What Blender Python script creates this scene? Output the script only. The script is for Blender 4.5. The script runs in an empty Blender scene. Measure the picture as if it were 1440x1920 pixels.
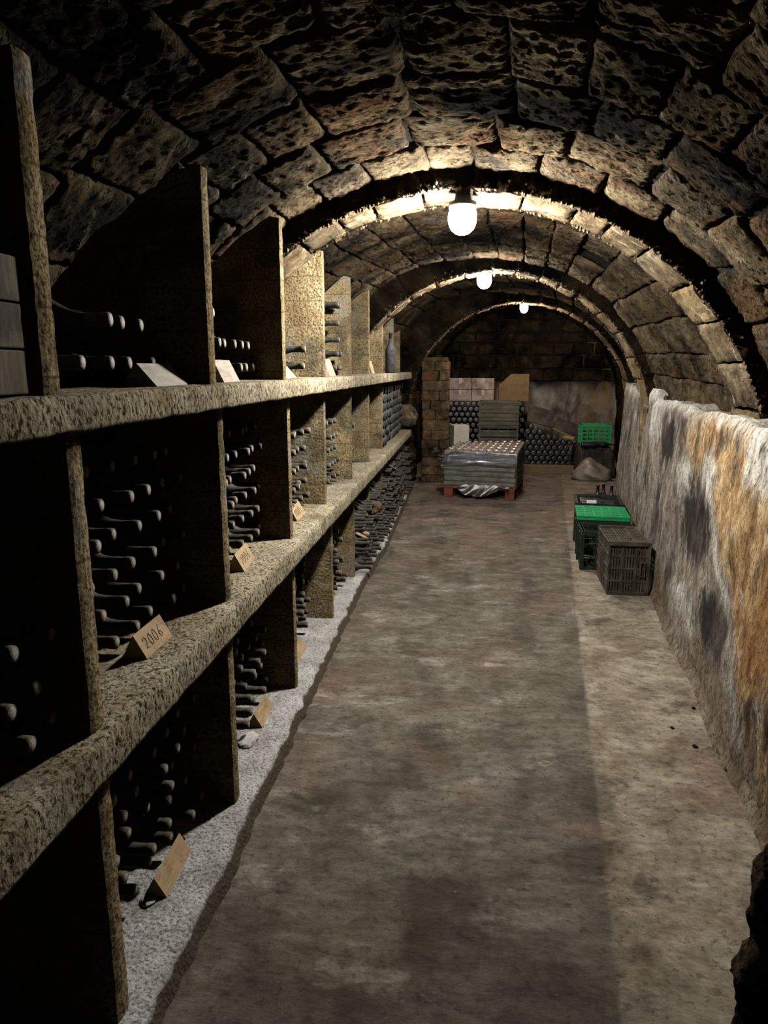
import bpy, bmesh, math, random
from mathutils import Vector, Matrix, noise as mnoise
from math import sin, cos, pi, radians, sqrt, atan, atan2

random.seed(7)
SC = bpy.context.scene
COL = SC.collection

# ------------------------------------------------------------------ camera, world, exposure
F_PX = 1332.0
PITCH = atan((960 - 690) / F_PX)
YAW = atan((870 - 720) / (F_PX / cos(PITCH)))
cam_d = bpy.data.cameras.new('camera')
cam_d.sensor_fit = 'VERTICAL'
cam_d.sensor_height = 24.0
cam_d.lens = F_PX / 1920.0 * 24.0
cam_d.clip_start = 0.02
cam = bpy.data.objects.new('camera', cam_d)
COL.objects.link(cam)
cam.location = (0, 0, 1.53)
cam.rotation_euler = (pi / 2 - PITCH, 0, YAW)
SC.camera = cam

world = bpy.data.worlds.new('world')
SC.world = world
world.use_nodes = True
world.node_tree.nodes['Background'].inputs[0].default_value = (0.10, 0.11, 0.14, 1)
world.node_tree.nodes['Background'].inputs[1].default_value = 0.0
SC.view_settings.view_transform = 'Standard'
SC.view_settings.look = 'None'
SC.view_settings.gamma = 1
SC.view_settings.use_curve_mapping = False
SC.view_settings.exposure = 0.05
LAMP = [(-0.022, 3.43, 2.185, 4250.0, (1.0, 0.95, 0.86)),
        (0.153, 6.27, 2.245, 3000.0, (1.0, 0.95, 0.87)),
        (0.765, 9.80, 2.300, 1900.0, (1.0, 0.82, 0.64))]

# ------------------------------------------------------------------ small helpers
def lerp_table(t, x):
    if x <= t[0][0]: return t[0][1]
    for (a, va), (b, vb) in zip(t, t[1:]):
        if x <= b:
            k = (x - a) / (b - a)
            return va + (vb - va) * k
    return t[-1][1]

def sstep(a, b, x):
    k = max(0.0, min(1.0, (x - a) / (b - a)))
    return k * k * (3 - 2 * k)

def nz(x, y, z, s=1.0):
    return mnoise.noise(Vector((x * s, y * s, z * s)))

def fbm(x, y, z, s=1.0, o=4):
    return mnoise.fractal(Vector((x * s, y * s, z * s)), 1.0, 2.0, o)

class MB:
    """collects geometry, builds ONE mesh object"""
    def __init__(self):
        self.v = []; self.f = []; self.mi = []; self.cur = 0
    def add(self, vs, fs, m=None):
        o = len(self.v)
        self.v += [Vector(p) if m is None else m @ Vector(p) for p in vs]
        self.f += [tuple(i + o for i in f) for f in fs]
        self.mi += [self.cur] * len(fs)
    def box(self, a, b, m=None):
        (x0, y0, z0), (x1, y1, z1) = a, b
        vs = [(x0,y0,z0),(x1,y0,z0),(x1,y1,z0),(x0,y1,z0),(x0,y0,z1),(x1,y0,z1),(x1,y1,z1),(x0,y1,z1)]
        self.add(vs, [(0,3,2,1),(4,5,6,7),(0,1,5,4),(1,2,6,5),(2,3,7,6),(3,0,4,7)], m)
    def lathe(self, prof, seg=14, m=None, cap0=True, cap1=True):
        vs = []; fs = []
        for (r, z) in prof:
            for k in range(seg):
                a = 2 * pi * k / seg
                vs.append((r * cos(a), r * sin(a), z))
        n = len(prof)
        for i in range(n - 1):
            for k in range(seg):
                k2 = (k + 1) % seg
                fs.append((i*seg+k, i*seg+k2, (i+1)*seg+k2, (i+1)*seg+k))
        if cap0: fs.append(tuple(reversed(range(seg))))
        if cap1: fs.append(tuple((n-1)*seg + k for k in range(seg)))
        self.add(vs, fs, m)
    def tube(self, pts, r, seg=6):
        pts = [Vector(p) for p in pts]
        vs = []; fs = []
        for i, p in enumerate(pts):
            d = (pts[min(i+1, len(pts)-1)] - pts[max(i-1, 0)])
            if d.length < 1e-9: d = Vector((0,0,1))
            d.normalize()
            u = d.orthogonal().normalized(); w = d.cross(u)
            for k in range(seg):
                a = 2*pi*k/seg
                vs.append(p + (u*cos(a) + w*sin(a))*r)
        for i in range(len(pts)-1):
            for k in range(seg):
                k2 = (k+1) % seg
                fs.append((i*seg+k, i*seg+k2, (i+1)*seg+k2, (i+1)*seg+k))
        fs.append(tuple(reversed(range(seg)))); fs.append(tuple((len(pts)-1)*seg+k for k in range(seg)))
        self.add(vs, fs)
    def sheet(self, nu, nv, fn, closed_v=False):
        vs = [fn(i, j) for i in range(nu) for j in range(nv)]
        fs = []
        for i in range(nu-1):
            for j in range(nv if closed_v else nv-1):
                j2 = (j+1) % nv
                fs.append((i*nv+j, (i+1)*nv+j, (i+1)*nv+j2, i*nv+j2))
        self.add(vs, fs)
    def mesh(self, name, mat, smooth=False):
        me = bpy.data.meshes.new(name)
        me.from_pydata([tuple(p) for p in self.v], [], self.f)
        mats = mat if isinstance(mat, (list, tuple)) else [mat]
        for m in mats: me.materials.append(m)
        if len(mats) > 1: me.polygons.foreach_set('material_index', self.mi)
        bm = bmesh.new(); bm.from_mesh(me)
        bmesh.ops.recalc_face_normals(bm, faces=bm.faces)
        bm.to_mesh(me); bm.free()
        if smooth: me.polygons.foreach_set('use_smooth', [True]*len(me.polygons))
        me.update()
        return me
    def build(self, name, mat, parent=None, smooth=False, bevel=0):
        o = bpy.data.objects.new(name, self.mesh(name, mat, smooth))
        COL.objects.link(o)
        if parent: o.parent = parent
        if bevel:
            b = o.modifiers.new('bevel', 'BEVEL'); b.width = bevel; b.segments = 2; b.limit_method = 'ANGLE'
        return o

def link_obj(name, me, parent=None, mw=None):
    o = bpy.data.objects.new(name, me); COL.objects.link(o)
    if parent: o.parent = parent
    if mw is not None: o.matrix_basis = mw
    return o

def empty(name, loc=(0,0,0), rz=0):
    o = bpy.data.objects.new(name, None); COL.objects.link(o)
    o.location = loc; o.rotation_euler = (0, 0, rz); o.empty_display_size = 0.1
    return o

def tag(o, label=None, cat=None, group=None, kind=None):
    if label: o['label'] = label
    if cat: o['category'] = cat
    if group: o['group'] = group
    if kind: o['kind'] = kind
    return o

# ------------------------------------------------------------------ materials
ALB = .19          # overall reflectance of the grimy surfaces
class NT:
    def __init__(self, name):
        self.mat = bpy.data.materials.new(name); self.mat.use_nodes = True
        self.t = self.mat.node_tree; self.b = self.t.nodes['Principled BSDF']
        self.b.inputs['Specular IOR Level'].default_value = 0.25
    def n(self, ty): return self.t.nodes.new(ty)
    def l(self, a, b): self.t.links.new(a, b)
    def pos(self, scale=(1,1,1), rot=(0,0,0), obj=False):
        if obj: s = self.n('ShaderNodeTexCoord').outputs['Object']
        else: s = self.n('ShaderNodeNewGeometry').outputs['Position']
        m = self.n('ShaderNodeMapping'); self.l(s, m.inputs['Vector'])
        m.inputs['Scale'].default_value = scale; m.inputs['Rotation'].default_value = rot
        return m.outputs['Vector']
    def noise(self, vec, scale, detail=4, rough=0.55, dist=0.0):
        x = self.n('ShaderNodeTexNoise'); self.l(vec, x.inputs['Vector'])
        x.inputs['Scale'].default_value = scale; x.inputs['Detail'].default_value = detail
        x.inputs['Roughness'].default_value = rough; x.inputs['Distortion'].default_value = dist
        return self.math('MULTIPLY_ADD', x.outputs['Fac'], 1.4, -.20, True)
    def voro(self, vec, scale, feature='F1', rnd=1.0):
        x = self.n('ShaderNodeTexVoronoi'); self.l(vec, x.inputs['Vector'])
        x.feature = feature; x.inputs['Scale'].default_value = scale; x.inputs['Randomness'].default_value = rnd
        return x.outputs['Distance']
    def ramp(self, fac, stops, interp='LINEAR'):
        x = self.n('ShaderNodeValToRGB'); self.l(fac, x.inputs['Fac']); cr = x.color_ramp
        cr.interpolation = interp
        while len(cr.elements) < len(stops): cr.elements.new(0.5)
        for e, (p, c) in zip(cr.elements, stops):
            e.position = p
            e.color = (c, c, c, 1) if isinstance(c, (int, float)) else (*c, 1)
        return x.outputs['Color']
    def mix(self, fac, a, b, blend='MIX'):
        x = self.n('ShaderNodeMix'); x.data_type = 'RGBA'; x.blend_type = blend
        for v, i in ((fac, 0), (a, 6), (b, 7)):
            if isinstance(v, (int, float)): x.inputs[i].default_value = v if i == 0 else (v, v, v, 1)
            elif isinstance(v, tuple): x.inputs[i].default_value = (*v, 1)
            else: self.l(v, x.inputs[i])
        return x.outputs[2]
    def math(self, op, a, b=0.0, c=None, clamp=False):
        x = self.n('ShaderNodeMath'); x.operation = op; x.use_clamp = clamp
        for i, v in enumerate((a, b) if c is None else (a, b, c)):
            if isinstance(v, (int, float)): x.inputs[i].default_value = v
            else: self.l(v, x.inputs[i])
        return x.outputs[0]
    def xyz(self, vec=None):
        s = self.n('ShaderNodeSeparateXYZ')
        self.l(vec or self.n('ShaderNodeNewGeometry').outputs['Position'], s.inputs[0])
        return s.outputs[0], s.outputs[1], s.outputs[2]
    def maprange(self, v, a, b, c=0.0, d=1.0):
        x = self.n('ShaderNodeMapRange'); x.interpolation_type = 'SMOOTHSTEP'
        self.l(v, x.inputs[0])
        for i, k in enumerate((a, b, c, d)): x.inputs[i+1].default_value = k
        return x.outputs[0]
    def rand(self):
        return self.n('ShaderNodeObjectInfo').outputs['Random']
    def up(self):
        s = self.n('ShaderNodeSeparateXYZ'); self.l(self.n('ShaderNodeNewGeometry').outputs['Normal'], s.inputs[0])
        return s.outputs[2]
    def bump(self, h, strength, dist, prev=None):
        x = self.n('ShaderNodeBump'); self.l(h, x.inputs['Height'])
        x.inputs['Strength'].default_value = strength; x.inputs['Distance'].default_value = dist
        if prev is not None: self.l(prev, x.inputs['Normal'])
        return x.outputs['Normal']
    def out(self, color, rough=0.9, normal=None, spec=None):
        self.l(self.mix(1.0, color, ALB, 'MULTIPLY'), self.b.inputs['Base Color'])
        if isinstance(rough, (int, float)): self.b.inputs['Roughness'].default_value = rough
        else: self.l(rough, self.b.inputs['Roughness'])
        if normal is not None: self.l(normal, self.b.inputs['Normal'])
        if spec is not None: self.b.inputs['Specular IOR Level'].default_value = spec if spec > .25 else spec * .3
        return self.mat

def mat_stone(name, tint=(1,1,1), soot=0.5, pale=0.3, rustv=.65):
    m = NT(name); p = m.pos(); ps = m.pos((.5, 1.35, .75))
    base = m.ramp(m.noise(p, 5.5, 6, .65), [(.28, (.075,.060,.044)), (.5, (.20,.165,.120)), (.68, (.33,.28,.205)), (.85, (.46,.40,.31))])
    hue = m.ramp(m.rand(), [(0, (1.0,.88,.72)), (.35, (.85,.84,.82)), (.7, (1.12,1.02,.86)), (1, (.66,.64,.62))])
    c = m.mix(1.0, base, hue, 'MULTIPLY')
    rust = m.ramp(m.noise(p, 2.3, 3, .6, .6), [(.56, 0.0), (.70, rustv)])
    c = m.mix(rust, c, (.23, .125, .068))
    blk = m.ramp(m.noise(p, 1.5, 5, .62, .4), [(soot - .14, 1.0), (soot + .05, 0.0)])
    c = m.mix(blk, c, (.030, .028, .027))
    pal = m.ramp(m.noise(ps, 9.0, 5, .7), [(.62, 0.0), (.75, pale)])
    c = m.mix(pal, c, (.62, .57, .47))
    c = m.mix(1.0, c, tint, 'MULTIPLY')
    h1 = m.noise(ps, 52, 8, .78, .3); h2 = m.noise(p, 95, 3, .7)
    v = m.voro(p, 55)
    n = m.bump(h1, 1.0, 0.042); n = m.bump(v, .6, .014, n); n = m.bump(h2, .6, .006, n)
    return m.out(c, .95, n, 0.0)

def mat_concrete(name, light, dark, speck=0.5, lines=False, mold=0.0, stretch=(1,1,1), foot=False):
    m = NT(name); p = m.pos(); pst = m.pos(stretch)
    c = m.ramp(m.noise(p, 7, 5, .6), [(.3, dark), (.52, tuple((a+b)/2 for a, b in zip(light, dark))), (.72, light)])
    sp = m.ramp(m.noise(pst, 105, 3, .6), [(.36, speck), (.46, 0.0)])
    pit = m.ramp(m.voro(pst, 70), [(.14, .95*speck), (.26, 0.0)])
    c = m.mix(sp, c, (.07, .055, .035)); c = m.mix(pit, c, (.035, .028, .018))
    hh = m.noise(pst, 110, 5, .7)
    n = m.bump(hh, .7, .008); n = m.bump(m.voro(pst, 70), .6, .006, n)
    if lines:
        x, y, z = m.xyz()
        wob = m.math('ADD', z, m.math('MULTIPLY', m.noise(p, 4, 2), .02))
        ln = m.math('ABSOLUTE', m.math('SUBTRACT', m.math('FRACT', m.math('MULTIPLY', wob, 8.2)), .5))
        lm = m.ramp(ln, [(0.0, .75), (.035, 0.0)])
        c = m.mix(lm, c, (.12, .085, .045))
        n = m.bump(ln, .25, .01, n)
    if mold:
        mo = m.ramp(m.noise(p, 3.4, 5, .65, .5), [(.52, 0.0), (.70, mold)])
        c = m.mix(mo, c, (.085, .078, .060))
        gr = m.ramp(m.noise(m.pos((1,1,1), (.3,.5,.1)), 4.1, 4, .6), [(.60, 0.0), (.70, mold*.7)])
        c = m.mix(gr, c, (.42, .42, .40))
    if foot:
        zz = m.xyz()[2]
        fm = m.maprange(m.math('ADD', zz, m.math('MULTIPLY', m.noise(p, 9, 4, .6), .02)), .060, .050)
        c = m.mix(fm, c, (.15, .12, .09))
    return m.out(c, .95, n, 0.0)

def mat_floor():
    m = NT('floor_concrete'); p = m.pos(); x, y, z = m.xyz()
    fine = m.noise(p, 34, 5, .7)
    big = m.noise(p, 1.7, 6, .62, .5)
    ca = m.ramp(m.noise(p, 3.2, 9, .74, .3), [(.25, (.072,.060,.047)), (.45, (.135,.118,.096)), (.58, (.180,.160,.132)), (.74, (.27,.245,.21))])
    cb = m.ramp(m.noise(p, 3.6, 9, .74, .3), [(.28, (.165,.128,.088)), (.46, (.265,.222,.168)), (.62, (.37,.325,.26)), (.78, (.50,.46,.395))])
    edge = m.math('SUBTRACT', m.math('SUBTRACT', x, m.math('MULTIPLY', y, .115)), .239)
    edge = m.math('ADD', edge, m.math('MULTIPLY', m.math('SUBTRACT', m.noise(p, 6, 3), .5), .018))
    side = m.maprange(edge, -.012, .012)
    c = m.mix(side, ca, cb)
    red = m.ramp(m.noise(p, 1.25, 5, .65, .6), [(.52, 0.0), (.68, .42)])
    c = m.mix(red, c, (.215, .135, .105))
    far = m.math('MULTIPLY', m.maprange(y, 5.2, 7.2), m.ramp(m.noise(p, 2.6, 4, .6), [(.42, 0.0), (.58, .6)]))
    c = m.mix(far, c, (.25, .165, .14))
    pale = m.ramp(m.noise(m.pos((.55,1,1)), 4.4, 6, .72), [(.60, 0.0), (.74, .55)])
    c = m.mix(pale, c, (.47, .43, .37))
    dk = m.ramp(m.noise(p, 3.1, 5, .7, .3), [(.30, .65), (.43, 0.0)])
    c = m.mix(dk, c, (.075, .062, .05))
    sp = m.ramp(fine, [(.33, .55), (.44, 0.0)]); c = m.mix(sp, c, (.06, .05, .042))
    wh = m.ramp(m.noise(p, 70, 2, .5), [(.80, 0.0), (.86, .35)]); c = m.mix(wh, c, (.5, .47, .42))
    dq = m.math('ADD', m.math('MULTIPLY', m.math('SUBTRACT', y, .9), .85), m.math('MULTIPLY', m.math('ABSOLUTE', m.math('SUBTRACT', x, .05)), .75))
    near_falloff = m.maprange(m.math('ADD', dq, m.math('MULTIPLY', m.math('SUBTRACT', m.noise(p, 2.4, 6, .65), .5), .9)), 1.25, .35)  # light falloff painted into the floor colour, darker towards the camera
    c = m.mix(m.math('MULTIPLY', near_falloff, .55), c, (.052, .044, .034))
    gr = m.ramp(m.noise(m.pos((.45, 1, 1)), 16, 10, .80, .2), [(.20, .45), (.5, 1.0), (.80, 1.6)])
    c = m.mix(1.0, c, gr, 'MULTIPLY')
    n = m.bump(m.noise(m.pos((.5, 1, 1)), 40, 8, .8), .55, .010); n = m.bump(m.noise(p, 7, 4, .6), .35, .02, n)
    c = m.mix(1.0, c, (1.42, 1.42, 1.38), 'MULTIPLY')
    ro = m.ramp(big, [(.35, .62), (.65, .85)])
    return m.out(c, ro, n, .03)

def mat_wall():
    m = NT('stained_plaster'); p = m.pos(); x, y, z = m.xyz()
    ps = m.pos((1, 1.0, .52)); pv = m.pos((1, 1.0, .42))
    st = m.noise(ps, 7.5, 8, .72, .3)
    c = m.ramp(st, [(.22, (.10,.085,.072)), (.40, (.24,.205,.17)), (.56, (.37,.325,.27)), (.74, (.52,.48,.42))])
    def blob(yc, zc, ry, rz, soft=.35, sc=4.5, seed=0.0):
        dy = m.math('DIVIDE', m.math('SUBTRACT', y, yc), ry); dz = m.math('DIVIDE', m.math('SUBTRACT', z, zc), rz)
        q = m.math('SQRT', m.math('ADD', m.math('MULTIPLY', dy, dy), m.math('MULTIPLY', dz, dz)))
        q = m.math('ADD', q, m.math('MULTIPLY', m.math('SUBTRACT', m.noise(m.pos((1, 1, .50), (seed, 0, 0)), sc * 1.5, 9, .74, .3), .5), 2.3))
        return m.maprange(q, 1.0 + soft, 1.0 - soft)
    # ochre area towards the near end and under the rim
    lim = m.math('ADD', m.math('MULTIPLY', z, 1.35), 2.27)
    d = m.math('SUBTRACT', lim, y)
    d = m.math('ADD', d, m.math('MULTIPLY', m.math('SUBTRACT', m.noise(pv, 3.0, 4, .6), .5), .35))
    och = m.math('MAXIMUM', m.maprange(d, 0.0, .10), blob(3.75, 1.15, .62, .17))
    oc = m.ramp(m.noise(pv, 7.5, 6, .68, .5), [(.25, (.13,.065,.028)), (.42, (.33,.20,.095)), (.56, (.49,.335,.17)), (.74, (.60,.49,.33))])
    rustp = blob(2.35, .62, .40, .26, .5, 3.0, .7)
    oc = m.mix(m.math('MULTIPLY', rustp, .75), oc, (.26, .11, .035))
    c = m.mix(m.math('MULTIPLY', och, .95), c, oc)
    rim = m.math('MULTIPLY', m.maprange(m.math('ABSOLUTE', m.math('ADD', d, .07)), .09, .03), m.maprange(z, 1.0, .85))
    c = m.mix(m.math('MULTIPLY', rim, .8), c, (.58, .56, .51))
    wh = m.ramp(m.noise(ps, 5.5, 6, .68, .3), [(.60, 0.0), (.72, .7)])
    c = m.mix(wh, c, (.60, .58, .53))
    for (yc, zc, ry, rz) in ((4.25, .90, .17, .12), (3.62, 1.02, .20, .10), (2.85, 1.19, .26, .13), (5.55, 1.15, .35, .16), (3.95, .20, .35, .16)):
        c = m.mix(m.math('MULTIPLY', blob(yc, zc, ry, rz, .3, 6.0, yc), .8), c, (.66, .65, .61))
    bk = m.ramp(m.noise(m.pos((1,1.0,.42), (.2,0,0)), 3.6, 6, .70, .4), [(.33, .88), (.46, 0.0)])
    c = m.mix(bk, c, (.055, .050, .050))
    for (yc, zc, ry, rz) in ((3.85, .72, .40, .20), (4.9, 1.05, .25, .16), (3.25, .38, .28, .14)):
        c = m.mix(m.math('MULTIPLY', blob(yc, zc, ry, rz, .38, 5.0, yc * .3), .95), c, (.032, .029, .031))
    pur = m.ramp(m.noise(m.pos((1,1.0,.5), (.5,.2,0)), 2.6, 4, .6), [(.52, 0.0), (.66, .45)])
    c = m.mix(m.math('MULTIPLY', pur, m.math('SUBTRACT', 1.0, och)), c, (.19, .145, .135))
    top = m.math('MULTIPLY', m.maprange(m.math('ADD', z, m.math('MULTIPLY', m.noise(pv, 9, 5, .7), .16)), 1.31, 1.40), .9)
    c = m.mix(top, c, (.64, .61, .55))
    lg = m.math('MULTIPLY', m.maprange(m.math('SUBTRACT', m.math('SUBTRACT', x, m.math('MULTIPLY', y, .112)), .77), .10, .28), m.maprange(z, 1.22, 1.27))
    c = m.mix(m.math('MULTIPLY', lg, .85), c, (.20, .17, .12))
    mot = m.ramp(m.noise(m.pos((1, 1, .62), (.9, 0, 0)), 17, 9, .78, .2), [(.20, .22), (.5, 1.0), (.80, 1.7)])
    c = m.mix(1.0, c, mot, 'MULTIPLY')
    # crust of small cells along the foot
    ft = m.maprange(m.math('ADD', z, m.math('MULTIPLY', m.noise(p, 3, 3), .35)), .46, .30)
    vc = m.voro(m.pos((1, 1, .55)), 17, 'DISTANCE_TO_EDGE')
    cell = m.math('MULTIPLY', m.ramp(vc, [(0.01, .7), (.06, 0.0)]), ft)
    c = m.mix(m.math('MULTIPLY', ft, .6), c, (.25, .185, .12))
    c = m.mix(cell, c, (.12, .085, .055))
    sp = m.ramp(m.noise(m.pos((1,1,.6)), 75, 3, .6), [(.33, .7), (.42, 0.0)])
    c = m.mix(sp, c, (.05, .04, .033))
    c = m.mix(1.0, c, (1.22, 1.21, 1.19), 'MULTIPLY')
    h = m.noise(m.pos((1,1,.6)), 42, 5, .7)
    n = m.bump(h, .55, .012); n = m.bump(m.math('MULTIPLY', m.math('MINIMUM', vc, .12), ft), .35, .03, n)
    n = m.bump(m.noise(ps, 11, 6, .7), .35, .02, n)
    return m.out(c, .93, n, 0.0)

def mat_dusty(name, glass, dust, amount=.6, rough=.55, spec=.24):
    m = NT(name); p = m.pos()
    ns = m.noise(p, 30, 5, .7)
    d = m.math('MULTIPLY', m.maprange(m.math('ADD', m.up(), m.math('MULTIPLY', m.math('SUBTRACT', ns, .5), 1.6)), -.5, .8), amount)
    rv = m.ramp(m.rand(), [(0, .65), (1, 1.25)])
    c = m.mix(d, glass, dust); c = m.mix(1.0, c, rv, 'MULTIPLY')
    n = m.bump(m.noise(p, 90, 3, .7), .3, .003)
    return m.out(c, rough, n, spec)

def mat_plain(name, col, rough=.7, var=.25, scale=18, spec=.3, dirt=None, bump=.3, stretch=(1,1,1)):
    m = NT(name); p = m.pos(stretch)
    f = m.noise(p, scale, 5, .65)
    c = m.ramp(f, [(.3, tuple(k*(1-var) for k in col)), (.5, col), (.72, tuple(min(1, k*(1+var)) for k in col))])
    if dirt:
        dm = m.ramp(m.noise(m.pos(), 6, 5, .7), [(.48, 0.0), (.66, .8)]); c = m.mix(dm, c, dirt)
    n = m.bump(m.noise(p, scale*3, 4, .6), bump, .006)
    return m.out(c, rough, n, spec)

def mat_wood(name, col, var=.3):
    m = NT(name); p = m.pos((1, 1, 1), obj=False); ps = m.pos((1, .18, 1))
    f = m.noise(ps, 60, 4, .6, .6)
    c = m.ramp(f, [(.3, tuple(k*(1-var) for k in col)), (.7, tuple(min(1, k*(1+var)) for k in col))])
    dm = m.ramp(m.noise(p, 22, 4, .7), [(.56, 0.0), (.70, .5)]); c = m.mix(dm, c, tuple(k*.4 for k in col))
    return m.out(c, .8, m.bump(f, .25, .003), .2)

def mat_emit(name, col, strength):
    m = NT(name)
    m.b.inputs['Base Color'].default_value = (.9, .9, .9, 1)
    m.b.inputs['Emission Color'].default_value = (*col, 1)
    m.b.inputs['Emission Strength'].default_value = strength
    return m.mat

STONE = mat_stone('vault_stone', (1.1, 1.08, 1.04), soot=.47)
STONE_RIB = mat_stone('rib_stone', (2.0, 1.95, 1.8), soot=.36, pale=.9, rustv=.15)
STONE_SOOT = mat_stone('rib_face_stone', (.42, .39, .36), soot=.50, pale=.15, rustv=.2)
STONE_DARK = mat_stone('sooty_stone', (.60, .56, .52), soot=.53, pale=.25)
MORTAR = mat_plain('dark_mortar', (.03, .026, .022), .95, .5, 14, 0.0, bump=.9)
SLAB = mat_concrete('shelf_cement', (.74, .66, .49), (.46, .38, .25), .9, stretch=(1, .8, .6), mold=.35)
BOARD = mat_concrete('divider_cement', (.66, .53, .31), (.36, .26, .13), .75, lines=True, mold=.7)
PLINTH = mat_concrete('plinth_lime', (.95, .95, .95), (.58, .56, .54), .6, mold=.25, foot=True)
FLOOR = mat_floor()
WALL = mat_wall()
BOTTLE = mat_dusty('dusty_glass', (.018, .018, .016), (.17, .15, .12), .48)
BOTTLE_GREY = mat_dusty('grey_dusty_glass', (.035, .037, .040), (.20, .20, .20), .75, .8, .15)
BOTTLE_CLEAN = mat_dusty('clean_dark_glass', (.010, .012, .012), (.06, .06, .06), .35, .38, .28)
CAPSULE = mat_dusty('capsule_foil', (.075, .067, .055), (.27, .235, .18), .6, .7, .15)
CORK = mat_plain('cork_end', (.36, .31, .23), .85, .3, 60)
CARD = mat_wood('placard_wood', (.60, .42, .235), .18)
CARD_GREY = mat_wood('grey_placard_wood', (.42, .38, .31), .2)
INK = mat_plain('ink', (.10, .055, .03), .8, .1)
DUST = mat_plain('plaster_scrap', (.62, .61, .58), .9, .2, 20)

# ------------------------------------------------------------------ vault shape
T_CX = [(-1.4,-.38),(0,-.25),(3.4,-.02),(6.2,.23),(9.6,.72),(13.5,1.10)]
T_CZ = [(-1.4,.87),(3.4,.885),(6.2,.99),(9.6,.92),(13.5,.93)]
T_R  = [(-1.4,1.44),(3.4,1.42),(6.2,1.33),(9.6,1.44),(13.5,1.52)]
T_AL = [(-1.4,.10),(1.25,.09),(2.1,.09),(3.0,.09),(3.8,.11),(4.8,.14),(5.73,.19),(6.7,.23),(7.7,.31),(8.5,.37),(9.5,.39),(9.9,.16),(13.5,.10)]
def vault_r(y, th):
    w = sstep(radians(88), radians(135), th)
    return lerp_table(T_R, y) + .085 * (1 - w) + lerp_table(T_AL, y) * w
def vault_p(y, th, dr=0.0):
    R = vault_r(y, th) + dr
    return Vector((lerp_table(T_CX, y) + R * cos(th), y, lerp_table(T_CZ, y) + R * sin(th)))
def vault_z_at(x, y):
    best = None
    for k in range(90, 180):
        p = vault_p(y, radians(k))
        if best is None or abs(p.x - x) < abs(best.x - x): best = p
    return best.z
def wall_left_x(y):
    return vault_p(y, pi).x

# ------------------------------------------------------------------ room shell
mb = MB()
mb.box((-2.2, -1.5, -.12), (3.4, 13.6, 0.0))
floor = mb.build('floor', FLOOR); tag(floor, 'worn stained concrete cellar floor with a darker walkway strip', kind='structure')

# stone prototypes, unit footprint, rough face towards +Z
def stone_proto(seed, nx=37, ny=24):
    def fn(i, j):
        u = i / (nx - 1); v = j / (ny - 1)
        ex = min(u, 1-u); ey = min(v, 1-v)
        px = (u - .5) * (1 + .05 * nz(u*3, v*3, seed)); py = (v - .5) * (1 + .07 * nz(u*3+9, v*3, seed))
        edge = sstep(0, .09, ex) * sstep(0, .12, ey)
        z = -.016 +   .018 * edge + .008 * fbm(u*4, v*3, seed*3.1, 1.0, 4) * edge
        if ex < .001 or ey < .001: z = -.05
        if edge > .0 and ex > .01:
            c = fbm(u*15, v*11, seed*1.7, 1, 4)
            z += .0065 * c + .006 * max(0.0, c - .15) - .004 * max(0.0, fbm(u*5, v*4, seed + 7, 1, 4) - .35)
        return (px, py, z)
    b = MB(); b.sheet(nx, ny, fn)
    return b.mesh('stone', STONE, smooth=True)
PROTO = [stone_proto(s * 1.37 + .4) for s in range(16)]
def proto_copy(mat):
    r = []
    for me in PROTO:
        c = me.copy(); c.materials.clear(); c.materials.append(mat); r.append(c)
    return r
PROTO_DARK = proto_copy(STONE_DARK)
PROTO_NEAR = proto_copy(mat_stone('sooty_vault_stone', (1.2, 1.19, 1.13), soot=.50, pale=.25))

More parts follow.
